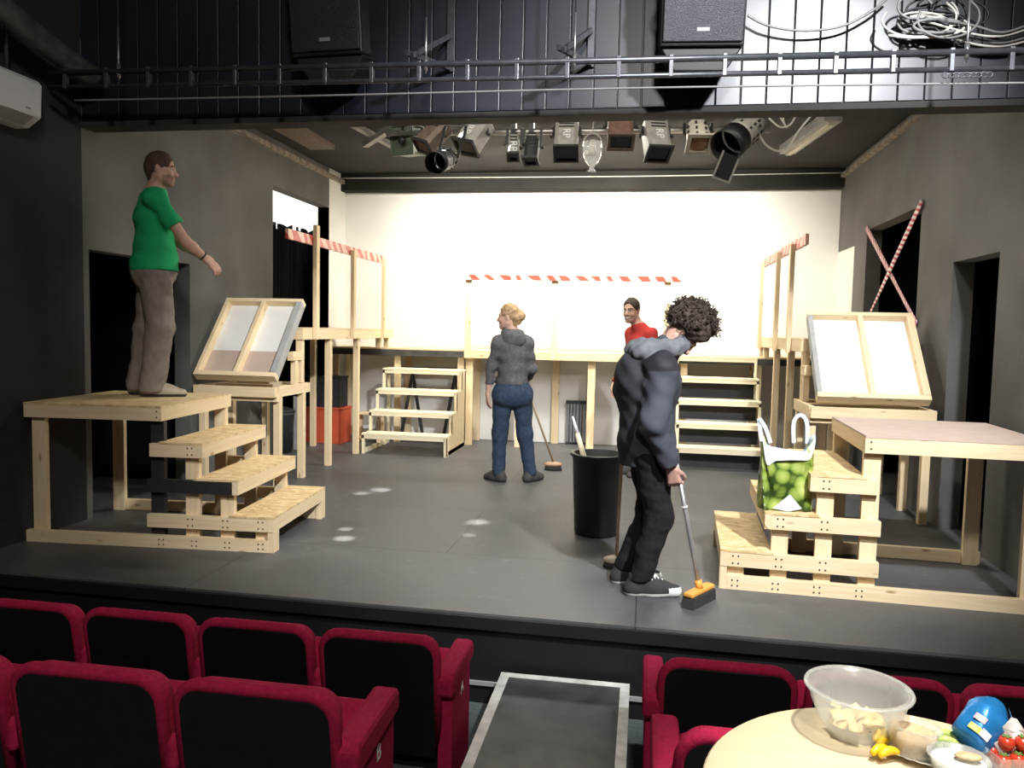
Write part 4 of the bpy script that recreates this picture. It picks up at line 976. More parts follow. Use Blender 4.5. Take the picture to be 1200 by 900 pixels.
# ------------------------------------------------------------------ fruit-print shopping bag on the right steps
def shopping_bag():
    T = RU.matrix_basis if False else Matrix.Translation((.503, 4.5555, 0)) @ Matrix.Rotation(-.0474, 4, 'Z')
    base = T @ Vector((.312, .15, .4575)); r = thing('shopping_bag', 'crumpled shopping bag printed with green fruit on the right steps', 'bag', base, .05)
    W, D, H = .144, .088, .43; n = 40; lev = 16; mb = MB(); vs = []; fs = []; rg = random.Random(3)
    ring = []
    for k in range(n):
        a = 2*PI*k/n; c, s_ = math.cos(a), math.sin(a); e = .35
        ring.append((abs(c)**e*math.copysign(1, c)*W, abs(s_)**e*math.copysign(1, s_)*D))
    for l in range(lev+1):
        t = l/lev
        for k, (x, y) in enumerate(ring):
            top = H*(.86+.14*math.cos(2*PI*k/n*2+.6)) if 1 else H
            z = t*top; w = .010*math.sin(7*t+k*.9)+.006*math.sin(17*t+k*2.1)
            vs.append((x*(1-.06*t)+w*.5, y*(1-.1*t)+w, z))
    for l in range(lev):
        for k in range(n): fs.append((l*n+k, l*n+(k+1) % n, (l+1)*n+(k+1) % n, (l+1)*n+k))
    fs.append(tuple(range(n-1, -1, -1)))
    mb.add(vs, fs, 0, None, True); o = mb.build('bag_body', MT['fruit'], r, keep=True)
    sm = o.modifiers.new('thick', 'SOLIDIFY'); sm.thickness = .003; sm.material_offset = 1; sm.offset = 1 if False else -1; o.data.materials.append(MT['bagwhite'])
    mb = MB(); vs = []; fs = []                                     # turned-out pale rim
    for l in range(3):
        for k, (x, y) in enumerate(ring):
            top = H*(.86+.14*math.cos(2*PI*k/n*2+.6)); vs.append((x*(.965+.02*l), y*(.945+.05*l), top-.012+.022*(1-abs(l-1))-.035*max(0, l-1)*(1+.6*math.sin(k*.8))))
    for l in range(2):
        for k in range(n): fs.append((l*n+k, l*n+(k+1) % n, (l+1)*n+(k+1) % n, (l+1)*n+k))
    mb.add(vs, fs, 0, None, True); mb.build('rim_fold', MT['bagwhite'], r)
    mb = MB(); mb.add([(-.085, -D-.012, .015), (.005, -D-.016, .10), (.075, -D-.012, .02), (.0, -D-.018, .002)], [(0, 3, 1), (3, 2, 1)], 0); mb.build('seam_patch', MT['bagwhite'], r, 'white crumpled patch')
    for sx, ys in ((1, D*.6), (-1, -D*.5)):
        mb = MB(); c = .085 if sx > 0 else -.13
        pts = spline([(c-.035, ys, H*.86), (c-.04, ys, H+.06), (c-.005, ys, H+.105), (c+.035, ys+.01, H+.06), (c+.04, ys, H*.86)] if sx > 0 else [(c-.02, ys, H*.9), (c-.035, ys, H+.05), (c-.04, ys-.01, H+.085), (c+.0, ys, H+.03), (c+.03, ys, H*.88)], 6)
        for a, b in zip(pts[:-1], pts[1:]): mb.bar(a, b, .004, .02, 0, (0, 1, 0)) if False else mb.bar(a, b, .022, .003, 0, (0, 1, 0))
        mb.build('handle', MT['bagwhite'], r)
shopping_bag()

# ------------------------------------------------------------------ barrier tape crossing the right opening
for (a, b, lab) in (((1080, 236), (1020, 366), 'red and white tape from top right to bottom left across the right opening'), ((1015, 266), (1074, 380), 'red and white tape from top left to bottom right across the right opening')):
    xx = 2.235 if 'top right' in lab else 2.247
    p, q_ = atx(*a, xx), atx(*b, xx); d = q_-p; L = d.length; d.normalize(); w = d.cross(Vector((1, 0, 0))); w.normalize()
    mb = MB(); n = 24; vs = []; fs = []; uv = []
    for i in range(n+1):
        t = i/n; c = p+d*L*t; ang = .5*math.sin(t*5+(1 if xx > 2.24 else 0)); ww = w*math.cos(ang)*.034+Vector((1, 0, 0))*math.sin(ang)*.008
        vs += [c-ww, c+ww]
    for i in range(n): fs.append((2*i, 2*i+1, 2*i+3, 2*i+2)); uv.append([(i/n*L*3, 0), (i/n*L*3, .2), ((i+1)/n*L*3, .2), ((i+1)/n*L*3, 0)])
    mb.add(vs, fs, 0, uv, True); o = mb.build('barrier_tape', MT['tape_x']); sm = o.modifiers.new('thick', 'SOLIDIFY'); sm.thickness = .0015
    tag(o, lab, 'tape', 'crossed barrier tapes')

# ------------------------------------------------------------------ lighting bar and lamps
r = thing('lighting_bar', 'bright horizontal steel pipe that carries the stage lamps', 'pipe', (-.55, 6.42, 3.05))
mb = MB(); mb.tube([(-1.62, 0, 0), (1.45, 0, -.03)], .024, n=14); mb.build('pipe', MT['steel'], r)
for xx in (-1.4, 1.25):
    mb = MB(); mb.tube([(xx, 0, 0), (xx, 0, ZC-3.05)], .012, n=8); mb.build('hanger', MT['truss'], r)
def lamp_box(px, py, label, W, H, L, pitch, yaw, mats, txt=None, roll=0., y=6.3, cat='stage lamp'):
    """box lantern; py = pixel row of its body centre; pitch down towards the stalls"""
    c = aty(px, py, y); r = thing('stage_lamp', label, cat, c, 0, 'lamps on the lighting bar')
    T = Matrix.Rotation(yaw, 4, 'Z') @ Matrix.Rotation(roll, 4, 'Y') @ Matrix.Rotation(pitch, 4, 'X')      # local -y is the lens side
    mb = MB(); prof = [(-W/2, -H/2+.015), (-W/2+.015, -H/2), (W/2-.015, -H/2), (W/2, -H/2+.015), (W/2, H/2-.03), (W/2-.03, H/2), (-W/2+.03, H/2), (-W/2, H/2-.03)]
    mb.prism(prof, -L/2, L/2, 'y', 0, T); mb.build('body', mats[0], r, bevel=.004)
    mb = MB(); t = .014
    for (x0, x1, z0, z1) in ((-W/2-.008, W/2+.008, -H/2-.008, -H/2+t), (-W/2-.008, W/2+.008, H/2-t, H/2+.008), (-W/2-.008, -W/2+t, -H/2+t, H/2-t), (W/2-t, W/2+.008, -H/2+t, H/2-t)): mb.box(x0, x1, -L/2-.022, -L/2-.001, z0, z1, 0, T)
    mb.build('gel_frame', mats[1], r)
    mb = MB(); mb.box(-W/2+t, W/2-t, -L/2-.008, -L/2-.001, -H/2+t, H/2-t, 0, T); mb.build('lens', mats[2], r)
    mb = MB()
    for k in range(4): mb.box(-W*.32, W*.32, L*.12+k*.03, L*.12+k*.03+.012, H/2, H/2+.004, 0, T)
    mb.build('vents', mats[1], r)
    bar = aty(px, 150, 6.42)-c; top = Vector((bar.x, bar.y, bar.z)); mb = MB()
    a = [T @ Vector((sx*(W/2+.014), .02, 0)) for sx in (-1, 1)]; up = Vector((0, 0, max(.10, top.z-.03)))
    b2 = [Vector((a[0].x, a[0].y*.4+top.y*.3, up.z)), Vector((a[1].x, a[1].y*.4+top.y*.3, up.z))]
    for p_, q_ in ((a[0], b2[0]), (b2[0], b2[1]), (b2[1], a[1])): mb.bar(p_, q_, .022, .006)
    mb.build('yoke', MT['lampblack'], r)
    mb = MB(); mb.box(top.x-.02, top.x+.02, top.y-.035, top.y+.035, top.z-.04, top.z+.05); mb.build('clamp', MT['lampblack'], r)
    for sx in (-1, 1):
        k_ = T @ Vector((sx*(W/2+.022), .02, 0)); mb = MB(); mb.tube([k_, k_+(T.to_3x3() @ Vector((sx*.022, 0, 0)))], .014, n=8); mb.build('knob', MT['lampblack'], r)
    if txt: text_mesh('lettering', txt, .085, MT['label_white'], r, T @ Matrix.Translation((0, -.03, H/2+.002)) @ Matrix.Rotation(-PI/2, 4, 'Z'))
    return r
G = (MT['lampgrey'], MT['lampblack'], MT['lens'])
lamp_box(556, 157, 'grey box lamp lettered RP, leftmost of the lettered lamps', .19, .17, .27, 1.0, -.35, G, 'RP', .25)
lamp_box(664, 162, 'grey box lamp lettered RP hanging upright at the middle of the bar', .18, .17, .29, 1.05, YAW*.4, G, 'RP')
lamp_box(769, 162, 'grey box lamp lettered RP to the left of the cream lamp', .18, .17, .29, 1.05, .28, G, 'RP')
lamp_box(727, 151, 'brown box lamp with a rust stripe at the middle of the bar', .19, .15, .27, .95, .12, (MT['lamprust'], MT['lampbrown'], MT['lens']))
lamp_box(508, 158, 'brown box lamp with a slanted front beside the green lamp', .17, .14, .26, .9, -.5, (MT['lampbrown'], MT['lampblack'], MT['lamprust']), None, .35)
gl = lamp_box(480, 165, 'old olive green lamp at the left end of the bar', .21, .24, .20, .12, -.3, (MT['lampgreen'], MT['lampgreen'], MT['lampgreen']), y=6.56)
mb = MB(); mb.tube([(-.02, -.13, -.03), (-.03, -.155, -.03)], .03, n=16); mb.build('focus_knob', MT['lampblack'], gl); mb = MB(); mb.bar((-.03, -.135, -.03), (-.02, -.12, .14), .02, .008); mb.build('strap', MT['lampblack'], gl)
lamp_box(602, 172, 'small pale flood lamp lettered RP hanging on a short drop arm', .085, .11, .16, 1.2, .1, (MT['lampgrey'], MT['lampblack'], MT['lens']), 'RP')
lamp_box(623, 176, 'small black flood lamp hanging beside the small pale one', .11, .11, .17, 1.2, -.05, (MT['lampblack'], MT['lampblack'], MT['lens']))
def lamp_can(px, py, label, rad, L, pitch, yaw, mats, square, y=6.3, n=28):
    c = aty(px, py, y); r = thing('stage_lamp', label, 'stage lamp', c, 0, 'lamps on the lighting bar')
    T = Matrix.Rotation(yaw, 4, 'Z') @ Matrix.Rotation(pitch, 4, 'X') @ Matrix.Rotation(PI/2, 4, 'X')      # +z of lathe -> lens
    mb = MB(); mb.lathe([(rad*.45, -L/2-.04), (rad*.75, -L/2), (rad*.92, -L*.2), (rad, L*.3), (rad, L/2)], n=n, T=T); 
    for k in range(8):
        for l in range(3):
            a = 2*PI*k/8+.3; Tq = T @ Matrix.Rotation(a, 4, 'Z') @ Matrix.Translation((rad*.93, 0, -L*.15+l*.06)); mb.box(-.004, .012, -.008, .008, -.012, .012, 1, Tq)
    mb.build('body', [mats[0], mats[1]], r)
    mb = MB()
    if square:
        s_ = rad*1.05
        for (x0, x1, y0, y1) in ((-s_, s_, -s_, -s_+.03), (-s_, s_, s_-.03, s_), (-s_, -s_+.03, -s_+.03, s_-.03), (s_-.03, s_, -s_+.03, s_-.03)): mb.box(x0, x1, y0, y1, L/2+.001, L/2+.02, 0, T)
    else: mb.lathe([(rad*1.05, L/2), (rad*1.12, L/2+.16), (rad*1.09, L/2+.16), (rad*1.02, L/2+.01)], n=n, T=T, closed=True)
    mb.build('gel_frame' if square else 'snoot', mats[3], r); mb = MB(); mb.lathe([(0, L/2+.002), (rad*.86, L/2+.002), (rad*.80, L/2+.010), (0, L/2+.016)], n=n, T=T); mb.build('lens', mats[2], r)
    top = aty(px, 150, 6.42)-c; mb = MB(); a = [T @ Vector((sx*(rad+.012), 0, 0)) for sx in (-1, 1)]; z = max(.1, top.z-.03)
    b2 = [Vector((a[0].x, top.y*.6, z)), Vector((a[1].x, top.y*.6, z))]
    for p_, q_ in ((a[0], b2[0]), (b2[0], b2[1]), (b2[1], a[1])): mb.bar(p_, q_, .022, .006)
    mb.build('yoke', MT['lampblack'], r); mb = MB(); mb.box(top.x-.02, top.x+.02, top.y-.035, top.y+.035, top.z-.04, top.z+.05); mb.build('clamp', MT['lampblack'], r)
    return r
lamp_can(818, 157, 'cream lamp can with square frame and amber lens', .092, .20, .95, .12, (MT['lampwhite'], MT['lampblack'], MT['amber'], MT['lampwhite']), True)
lc = lamp_can(874, 152, 'large grey lamp with a black snoot near the right end', .115, .26, .62, -.75, (MT['lampgrey'], MT['lampblack'], MT['lens'], MT['lampblack']), False)
c0 = aty(850, 198, 6.16)-lc.location
mb = MB(); T = Matrix.Translation(c0) @ Matrix.Rotation(.35, 4, 'Y') @ Matrix.Rotation(.3, 4, 'X')
for (x0, x1, z0, z1) in ((-.07, .07, -.09, -.075), (-.07, -.055, -.075, .12), (.055, .07, -.075, .12)): mb.box(x0, x1, -.01, .01, z0, z1, 0, T)
mb.box(-.055, .055, -.004, .004, -.075, .11, 1, T); mb.build('barn_door', [MT['lampgrey'], MT['lampblack']], lc)
lamp_can(524, 186, 'short black lamp can hanging below the brown box lamp', .075, .12, .35, -.2, (MT['lampblack'], MT['lampblack'], MT['lens'], MT['lampblack']), False, 5.98)
# clear glass lantern
c = aty(694, 178, 6.3); r = thing('glass_lantern', 'clear glass lantern with wire hoop hanging from the bar', 'lantern', c)
mb = MB(); mb.lathe([(.072, .075), (.078, .02), (.070, -.04), (.045, -.085), (.02, -.11), (.018, -.13), (.036, -.15), (.030, -.15), (.014, -.128), (.016, -.107), (.041, -.08), (.065, -.038), (.073, .02), (.067, .075)], n=28); mb.build('glass_shade', MT['thin'], r)
mb = MB(); mb.tube([(-.07, 0, .06)]+[Vector(p_) for p_ in arc((0, 0, .07), .07, PI, 0, 12)]+[(.07, 0, .06)], .005, n=6); mb.tube([(0, 0, .14), (0, .06, .27)], .004, n=6); mb.build('wire_hoop', MT['lampgrey'], r)
mb = MB(); mb.lathe([(.018, .09), (.02, .05), (.036, .0), (.03, -.03), (0, -.04)], n=18); mb.build('bulb', MT['lampwhite'], r)
mb = MB(); mb.box(-.05, -.025, -.082, -.079, -.035, -.005); mb.build('paper_tag', MT['label_white'], r)
# cables by the right end of the bar
def cable(label, pts, rad, mat, group=None, name='cable'):
    mb = MB(); o0 = Vector(pts[0]); mb.tube([p_-o0 for p_ in spline(pts, 8)], rad, n=6); o = mb.build(name, MT[mat]); o.location = o0; return tag(o, label, 'cable', group)
cable('white cable looping low from the large right lamp', [aty(*p_, 6.45) for p_ in ((889, 156), (898, 170), (912, 177), (925, 172), (935, 155), (952, 134), (956, 128))], .008, 'cable_w', 'white lamp cables')
cable('white cable in a short double loop right of the large lamp', [aty(*p_, 6.6) for p_ in ((896, 132), (905, 142), (915, 149), (926, 146), (934, 133), (937, 126))], .007, 'cable_w', 'white lamp cables')
cable('white cable arching just beneath the header right of the lamps', [aty(*p_, 6.8) for p_ in ((900, 134), (912, 135), (922, 150), (918, 140), (921, 126))], .006, 'cable_w', 'white lamp cables')
cable('thin pale wire strung straight along the lintel above the white wall', [(XL+.02, 9.915, 3.36), (-2, 9.915, 3.35), (0, 9.915, 3.345), (XR-.02, 9.915, 3.36)], .006, 'cable_w', name='wire')
# timbers and fittings on the stage ceiling
for a, b_, lab in (((412, 145), (462, 172), 'pale ceiling batten running down to the right at the left'), ((482, 135), (428, 170), 'pale ceiling batten crossing the other one at the left')):
    p, q_ = atz(*a, ZC-.03 if 'down' in lab else ZC-.085), atz(*b_, ZC-.03 if 'down' in lab else ZC-.085); mb = MB(); mb.bar((0, 0, 0), q_-p, .06, .05); o = mb.build('ceiling_batten', MT['greyboard']); o.location = p; tag(o, lab, 'batten', 'crossed ceiling battens')
p, q_ = atz(905, 165, ZC-.04), atz(985, 135, ZC-.04)
r = thing('ceiling_fitting', 'long grey box fitting on the ceiling at the right', 'light fitting', (1.45, 8.0, ZC)); mb = MB(); mb.bar((-.05, .75, -.045), (.12, -.55, -.045), .16, .085); mb.build('housing', MT['greyboard'], r)
mb = MB(); mb.bar((-.045, .70, -.10), (.115, -.5, -.10), .05, .025); mb.build('tube', MT['lampwhite'], r)
mb = MB(); mb.box(-.14, .14, -.75, .75, -.05, 0); o = mb.build('ceiling_hatch', MT['lampbrown']); o.location = (-3.55, 7.6, ZC-.001); tag(o, 'dark brown board on the ceiling above the left walkway', 'board')

# ------------------------------------------------------------------ truss, speakers, brackets in front of the header
r = thing('truss', 'long black ladder truss of two pipes hanging before the header', 'truss', (-.85, 4.62, 2.98))
def zt(x): return 3.018-2.98-.0115*(x+3.4)
x0, x1 = XL+.15, XR-.05
mb = MB(); mb.tube([(x0+.85, 0, zt(x0)), (x1+.85, 0, zt(x1))], .019, n=12); mb.build('top_pipe', MT['truss'], r)
mb = MB(); mb.tube([(x0+.85, 0, zt(x0)-.088), (x1+.85, 0, zt(x1)-.088)], .015, n=12); mb.build('bottom_pipe', MT['truss'], r)
x = x0+.12; k = 0
while x < x1:
    mb = MB(); mb.box(x+.85-.012, x+.85+.012, -.016, .016, zt(x)-.088-.012, zt(x)+.022); mb.build('strut', MT['truss'], r, bevel=.003); x += .292; k += 1
for px in (139, 499, 673, 1132):
    p = aty(px, 78, 4.62); mb = MB(); X_ = p.x+.85; mb.tube([(X_, 0, zt(p.x)-.05), (X_, 0, zt(p.x)+.27)], .006, n=8); mb.tube([(X_, 0, zt(p.x)-.035), (X_, 0, zt(p.x)+.045)], .013, n=8); mb.build('hanger_rod', MT['chrome'], r)
    mb = MB(); mb.tube([(X_, 0, zt(p.x)+.27), (X_, 0, 5.2-2.98)], .005, n=6); mb.build('drop_wire', MT['truss'], r)
cable('thin dark cable running straight below the truss', [(XL+.3, 4.66, 2.86), (-2, 4.66, 2.845), (0, 4.66, 2.835), (XR-.05, 4.66, 2.80)], .006, 'cable_g')
def speaker(x, y, z, label, rz):
    r = thing('loudspeaker', label, 'loudspeaker', (x, y, z), rz, 'loudspeakers before the header'); W, D, H = .235, .30, .62
    T = Matrix.Rotation(.16, 4, 'X')
    mb = MB(); mb.prism([(-W, 0), (W, 0), (W, D*.45), (W*.55, D), (-W*.55, D), (-W, D*.45)], .0, H, 'z', 0, T); mb.build('cabinet', MT['spk'], r, bevel=.012)
    mb = MB(); mb.prism([(-W+.01, 0), (W-.01, 0), (W*.62, .10), (-W*.62, .10)], -.11, -.0, 'z', 0, T) if False else mb.prism([(-W*.98, -.001), (-W*.62, -.13), (W*.62, -.13), (W*.98, -.001)], .03, D*.8, 'y', 0, T); mb.build('base_moulding', MT['spk'], r, bevel=.008)
    mb = MB(); mb.box(-W+.012, W-.012, -.016, -.001, .02, H-.02, 0, T); mb.build('grille', MT['grille'], r, bevel=.006)
    mb = MB(); mb.box(-.035, .035, -.020, -.0165, .075, .095, 0, T); mb.build('badge', MT['badge'], r)
    mb = MB(); mb.bar((0, D*.6, H*.8), (0, YH-y-.01 if False else .42, H*.9), .05, .05); mb.build('bracket', MT['truss'], r)
    for sx in (-1, 1): mb = MB(); mb.tube([T @ Vector((sx*(W+.005), .03, H*.72)), T @ Vector((sx*(W+.02), .03, H*.60)), T @ Vector((sx*(W+.005), .03, H*.52))], .006, n=6); mb.build('shackle', MT['chrome'], r)
    return r
sp = speaker(.265, 4.70, 3.07, 'black loudspeaker hanging before the header, right of the centre', .08)
dup(sp, (-1.975, 4.70, 3.10), -.05, 'black loudspeaker hanging in the dark, left of the centre')
def wbracket(px, label):
    p = aty(px, 60, 5.05); r = thing('wall_bracket', label, 'bracket', (p.x, 5.1, 3.0), 0, 'steel brackets on the header')
    mb = MB(); mb.box(-.02, .02, -.02, .003, .10, .9); mb.build('wall_strip', MT['truss'], r); mb = MB(); mb.bar((0, -.03, .32), (-.13, -.42, .07), .02, .03); mb.build('brace', MT['truss'], r)
    mb = MB(); mb.bar((0, -.02, .12), (-.16, -.44, .08), .02, .03); mb.build('arm', MT['truss'], r)
    return r
wbracket(526, 'dark bracket with a slanting brace left of the other one'); wbracket(692, 'dark bracket with a slanting brace near the speaker')
cable('grey cable sagging from the right loudspeaker towards the tangled cables', [aty(*p_, 5.02) for p_ in ((876, 18), (900, 30), (940, 36), (985, 31), (1020, 14), (1042, -4))], .008, 'cable_g')
mb = MB(); rg = random.Random(4); ctr = (1085, 18)
for k in range(15):
    y = 4.93+.02*(k % 6); pts = []; a0 = rg.random()*6; rx, ry = 18+rg.random()*32, 12+rg.random()*20; cx, cy = 1085+rg.uniform(-20, 35), 16+rg.uniform(-12, 14)
    for t in range(9): a = a0+t*.55; pts.append(aty(cx+rx*math.cos(a), cy+ry*math.sin(a)*.8+t*.8, y))
    mb.tube(spline(pts, 5), .006+.003*rg.random(), mi=k % 3, n=6)
for k in range(6):
    y = 4.93+.02*k; mb.tube(spline([aty(1090+rg.uniform(-20, 10), 20+k*4, y), aty(1140, 32+k*5+rg.uniform(-3, 3), y), aty(1175, 38+k*4, y), aty(1215, 25+k*5, y)], 6), .007, mi=k % 3, n=6)
o = mb.build('tangled_cables', [MT['cable_g'], MT['cable_w'], MT['cable_k']]); tag(o, 'tangle of grey and white cables bunched at the upper right of the header', 'cables', kind='stuff')
for k in range(9):
    p = aty(1108+k*6.5, 84+(k % 2)*3, 4.62); mb = MB(); mb.tube([Vector((.014*math.cos(t), 0, .014*math.sin(t))) for t in np.linspace(0, 2*PI, 14, False)], .0035, n=6, closed=True); o = mb.build('curtain_ring', MT['truss']); o.location = (p.x, 4.62, 2.98+zt(p.x)-.088-.029); tag(o, 'small metal ring in the row hung under the truss at far right', 'ring', 'row of rings on the truss')

# ------------------------------------------------------------------ air conditioner and duct on the left wall
r = thing('air_conditioner', 'white wall-mounted air conditioner at the upper left', 'air conditioner', (XL+.003, 4.24, 2.645))
mb = MB(); mb.prism([(0, 0), (.10, 0), (.19, .06), (.20, .26), (.17, .29), (0, .29)], -.45, .26, 'y'); mb.build('casing', MT['acw'], r, bevel=.01)
mb = MB(); T = Matrix.Translation((.148, 0, .033)) @ Matrix.Rotation(-math.atan2(.06, .09), 4, 'Y'); mb.box(-.045, .045, -.42, .20, -.003, .004, 0, T); mb.build('louvre', MT['acg'], r)
mb = MB(); mb.box(.195, .2025, .13, .16, .09, .10); mb.build('badge', MT['badge'], r)
mb = MB(); mb.tube([(.06, .05, .30), (.06, .05, 1.2)], .012, n=8); mb.tube([(.09, .10, .30), (.09, .10, 1.0)], .012, n=8); mb.build('pipes', MT['truss'], r)
mb = MB(); mb.tube(spline([(-3.75, 3.6, 3.35), (-3.72, 4.0, 3.27), (-3.74, 4.5, 3.16), (-3.76, 4.95, 3.10)], 8), .075, n=16); o = mb.build('duct', MT['duct']); tag(o, 'dull crinkled flexible duct above the air conditioner', 'duct')

# ------------------------------------------------------------------ theatre seats
def seat_proto(label, end):
    """seat looks towards +y; origin on the floor under the middle of the back; end: -1/0/+1 side that carries an aisle end panel"""
    r = thing('theatre_seat', label, 'seat', (0, 0, 0), 0, 'red and black theatre seats')
    W, zt_, zb = .242, .688, .17
    T = Matrix.Rotation(.16, 4, 'X')     # rake the back towards the audience
    T = Matrix.Translation((0, 0, zb)) @ Matrix.Rotation(.14, 4, 'X') @ Matrix.Translation((0, 0, -zb))
    def outline(w, z0, z1, rr, n=8):
        pts = [(-w, z0), (w, z0)]
        pts += [(w*1.0-rr+rr*math.cos(a), z1-rr+rr*math.sin(a)) for a in np.linspace(0, PI/2, n)]
        pts += [(-w+rr+rr*math.cos(a), z1-rr+rr*math.sin(a)) for a in np.linspace(PI/2, PI, n)]
        return pts
    mb = MB(); mb.prism(outline(W-.012, zb, zt_-.014, .065), -.012, .016, 'y', 0, T); mb.build('back_shell', MT['shell'], r, bevel=.004)
    mb = MB(); mb.prism(outline(W-.004, zb+.02, zt_-.016, .07), .0165, .085, 'y', 0, T); mb.build('back_cushion', MT['red'], r, bevel=.02)
    rim = [(x, z) for x, z in outline(W-.006, zb+.05, zt_-.006, .072, 10)][1:]; rim = rim+[(-W+.006, zb+.05)]
    mb = MB(); mb.tube([T @ Vector((x, .008, z)) for x, z in rim], .0205, n=12); mb.build('piping', MT['red'], r)
    T2 = Matrix.Translation((0, .10, .20)) @ Matrix.Rotation(.95, 4, 'X')
    mb = MB(); mb.box(-W+.015, W-.015, 0, .36, -.045, .045, 0, T2); mb.build('seat_cushion', MT['red'], r, bevel=.025)
    mb = MB(); mb.box(-W+.03, W-.03, .03, .33, -.058, -.046, 0, T2); mb.build('seat_pan', MT['shell'], r)
    mb = MB(); mb.box(-.23, .23, .03, .09, .10, .15); mb.box(-.22, -.17, .0, .12, 0, .10); mb.box(.17, .22, .0, .12, 0, .10); mb.build('under_frame', MT['shell'], r)
    for sd in (-1, 1):
        if sd == -1 and end != -1 and end is not None: continue
        x = sd*.2675; e = end == sd
        w = .042 if e else .022
        mb = MB(); mb.prism([(-.06, .40), (.33, .44), (.34, .50), (.30, .525), (-.05, .50)] if not e else [(-.05, .44), (.33, .46), (.34, .53), (.30, .55), (-.03, .545), (-.06, .52)], x-w, x+w, 'x'); mb.build('armrest', MT['red'], r, bevel=.018)
        mb = MB()
        if e:
            mb.box(x-.03, x+.03, -.02, .31, 0.02, .45); o = mb.build('end_panel', MT['red'], r, bevel=.008)
        else:
            mb.box(x-.014, x+.014, .0, .22, 0, .41); o = mb.build('arm_support', MT['shell'], r)
    return r
PITCHX = .535
def srow(y, z, xs, row):
    left_end = max(x for x in xs if x < -.5); right_end = min(x for x in xs if x > 0)
    for x in xs:
        end = 1 if x == left_end else -1 if x == right_end else 0
        key = end
        lab = LABELS[(row, xs.index(x))]
        if key not in SEATS: o = seat_proto(lab, key); SEATS[key] = o
        else: o = dup(SEATS[key], label=lab)
        o.location = (x, y, z); o.rotation_euler = (0, 0, 0)
        if end == 1:
            pan = [c_ for c_ in o.children if c_.name.startswith('end_panel')][0]
            for c_ in list(pan.children): bpy.data.objects.remove(c_)
            text_mesh('row_letter', row, .075, MT['label_white'], pan, Matrix.Translation((.2675+.0305, .155, .40 if row == 'A' else .41)) @ Matrix.Rotation(PI/2, 4, 'Z') @ Matrix.Rotation(PI/2, 4, 'X'))
SEATS = {}
XA = [-3.155, -2.62, -2.085, -1.55, -1.015, .345, .88, 1.415, 1.95]
XB = [-2.67, -2.135, -1.60, -1.065, .365, .90, 1.435]
LABELS = {}
wA = ['at far left, fifth from the aisle', 'fourth from the left aisle', 'third from the left aisle', 'second from the left aisle', 'beside the aisle with white letter A',
      'beside the right of the aisle platform', 'behind the clear bowl', 'behind the blue packet', 'at far right beyond the blue packet']
wB = ['at far left, fourth from the aisle', 'third from the left aisle', 'second from the left aisle', 'beside the aisle with white letter B', 'beside the right aisle, partly under table', 'hidden behind the round table', 'at far right behind the round table']
for i, w in enumerate(wA): LABELS[('A', i)] = 'red and black theatre seat in the front row '+w
for i, w in enumerate(wB): LABELS[('B', i)] = 'red and black theatre seat in the second row '+w
srow(3.03, ZA, XA, 'A')
srow(2.1, -.27, XB, 'B')

# ------------------------------------------------------------------ aisle step platform with white edges
r = thing('aisle_platform', 'dark grey platform in the aisle with white painted edges', 'platform', (-.335, 3.0, ZA))
x0, x1, y0, y1, zt2 = -.655, -.018, 2.43, 3.80, -.27
mb = MB(); mb.box(x0+.335, x1+.335, y0-3, y1-3, 0, zt2-ZA); mb.build('body', MT['deckgrey'], r)
mb = MB(); e = .045; zz = zt2-ZA
for (a, b_, c_, d_) in ((x0, x1, y1-e, y1), (x0, x0+e, y0, y1-e), (x1-e, x1, y0, y1-e)): mb.box(a+.335, b_+.335, c_-3, d_-3, zz+.0005, zz+.003)
mb.build('edge_tape', MT['whitetape'], r)

# ------------------------------------------------------------------ round table and the food
TC = Vector((.62, 1.74, 0)); TZ = .45
r = thing('round_table', 'small round table with pale wood top in front of the camera', 'table', (TC.x, TC.y, -.27))
mb = MB(); h = TZ+.27; mb.lathe([(0, h-.020), (.454, h-.020), (.462, h-.015), (.462, h-.006), (.455, h), (0, h)], n=72); mb.build('table_top', MT['tabletop'], r)
mb = MB(); mb.lathe([(.03, .03), (.03, h-.03)], n=20); mb.lathe([(.11, h-.05), (.11, h-.021)], n=20); mb.build('column', MT['steel'], r)
mb = MB(); mb.lathe([(.24, 0), (.24, .012), (.05, .03), (0, .03)], n=36); mb.build('base', MT['steel'], r)
def on(px, py, dz=0.): p = atz(px, py, TZ); return Vector((p.x, p.y, TZ+dz+.0005))
# bowl
bp = on(1003, 861); r = thing('mixing_bowl', 'large translucent white plastic bowl at the back edge of the table', 'bowl', bp, 0)
R0 = .130
prof = [(a*.93, b*.98) for a, b in [(.058, 0), (.072, .006), (.100, .045), (.118, .085), (.126, .118), (.137, .122), (.137, .127), (.122, .127), (.114, .088), (.096, .049), (.068, .011), (0, .009)]]
mb = MB(); mb.lathe(prof, n=56); mb.build('bowl_wall', MT['plastic'], r)
mb = MB(); mb.tube([Vector((.1246*math.cos(t), .1246*math.sin(t), .122)) for t in np.linspace(0, 2*PI, 56, False)], .0045, closed=True, n=8); mb.build('rim', MT['bagwhite'] if 0 else MT['plastic'], r)
rg = random.Random(8); mb = MB()
for k in range(46):
    a, q_ = rg.random()*6.28, rg.random()**.5*.062; T = Matrix.Translation((q_*math.cos(a), q_*math.sin(a), .022+rg.random()*.03)) @ Matrix.Rotation(rg.random()*6, 4, 'Z') @ Matrix.Rotation(rg.uniform(-.7, .7), 4, 'X')
    vs = []; fs = []
    for i in range(7):
        for j in range(7):
            u, w = (i-3)/3*.016, (j-3)/3*.013; vs.append((u, w, u*u*22-w*w*12))
    for i in range(6):
        for j in range(6): fs.append((i*7+j, i*7+j+1, i*7+j+8, i*7+j+7))
    mb.add(vs, fs, 0, None, True, T)
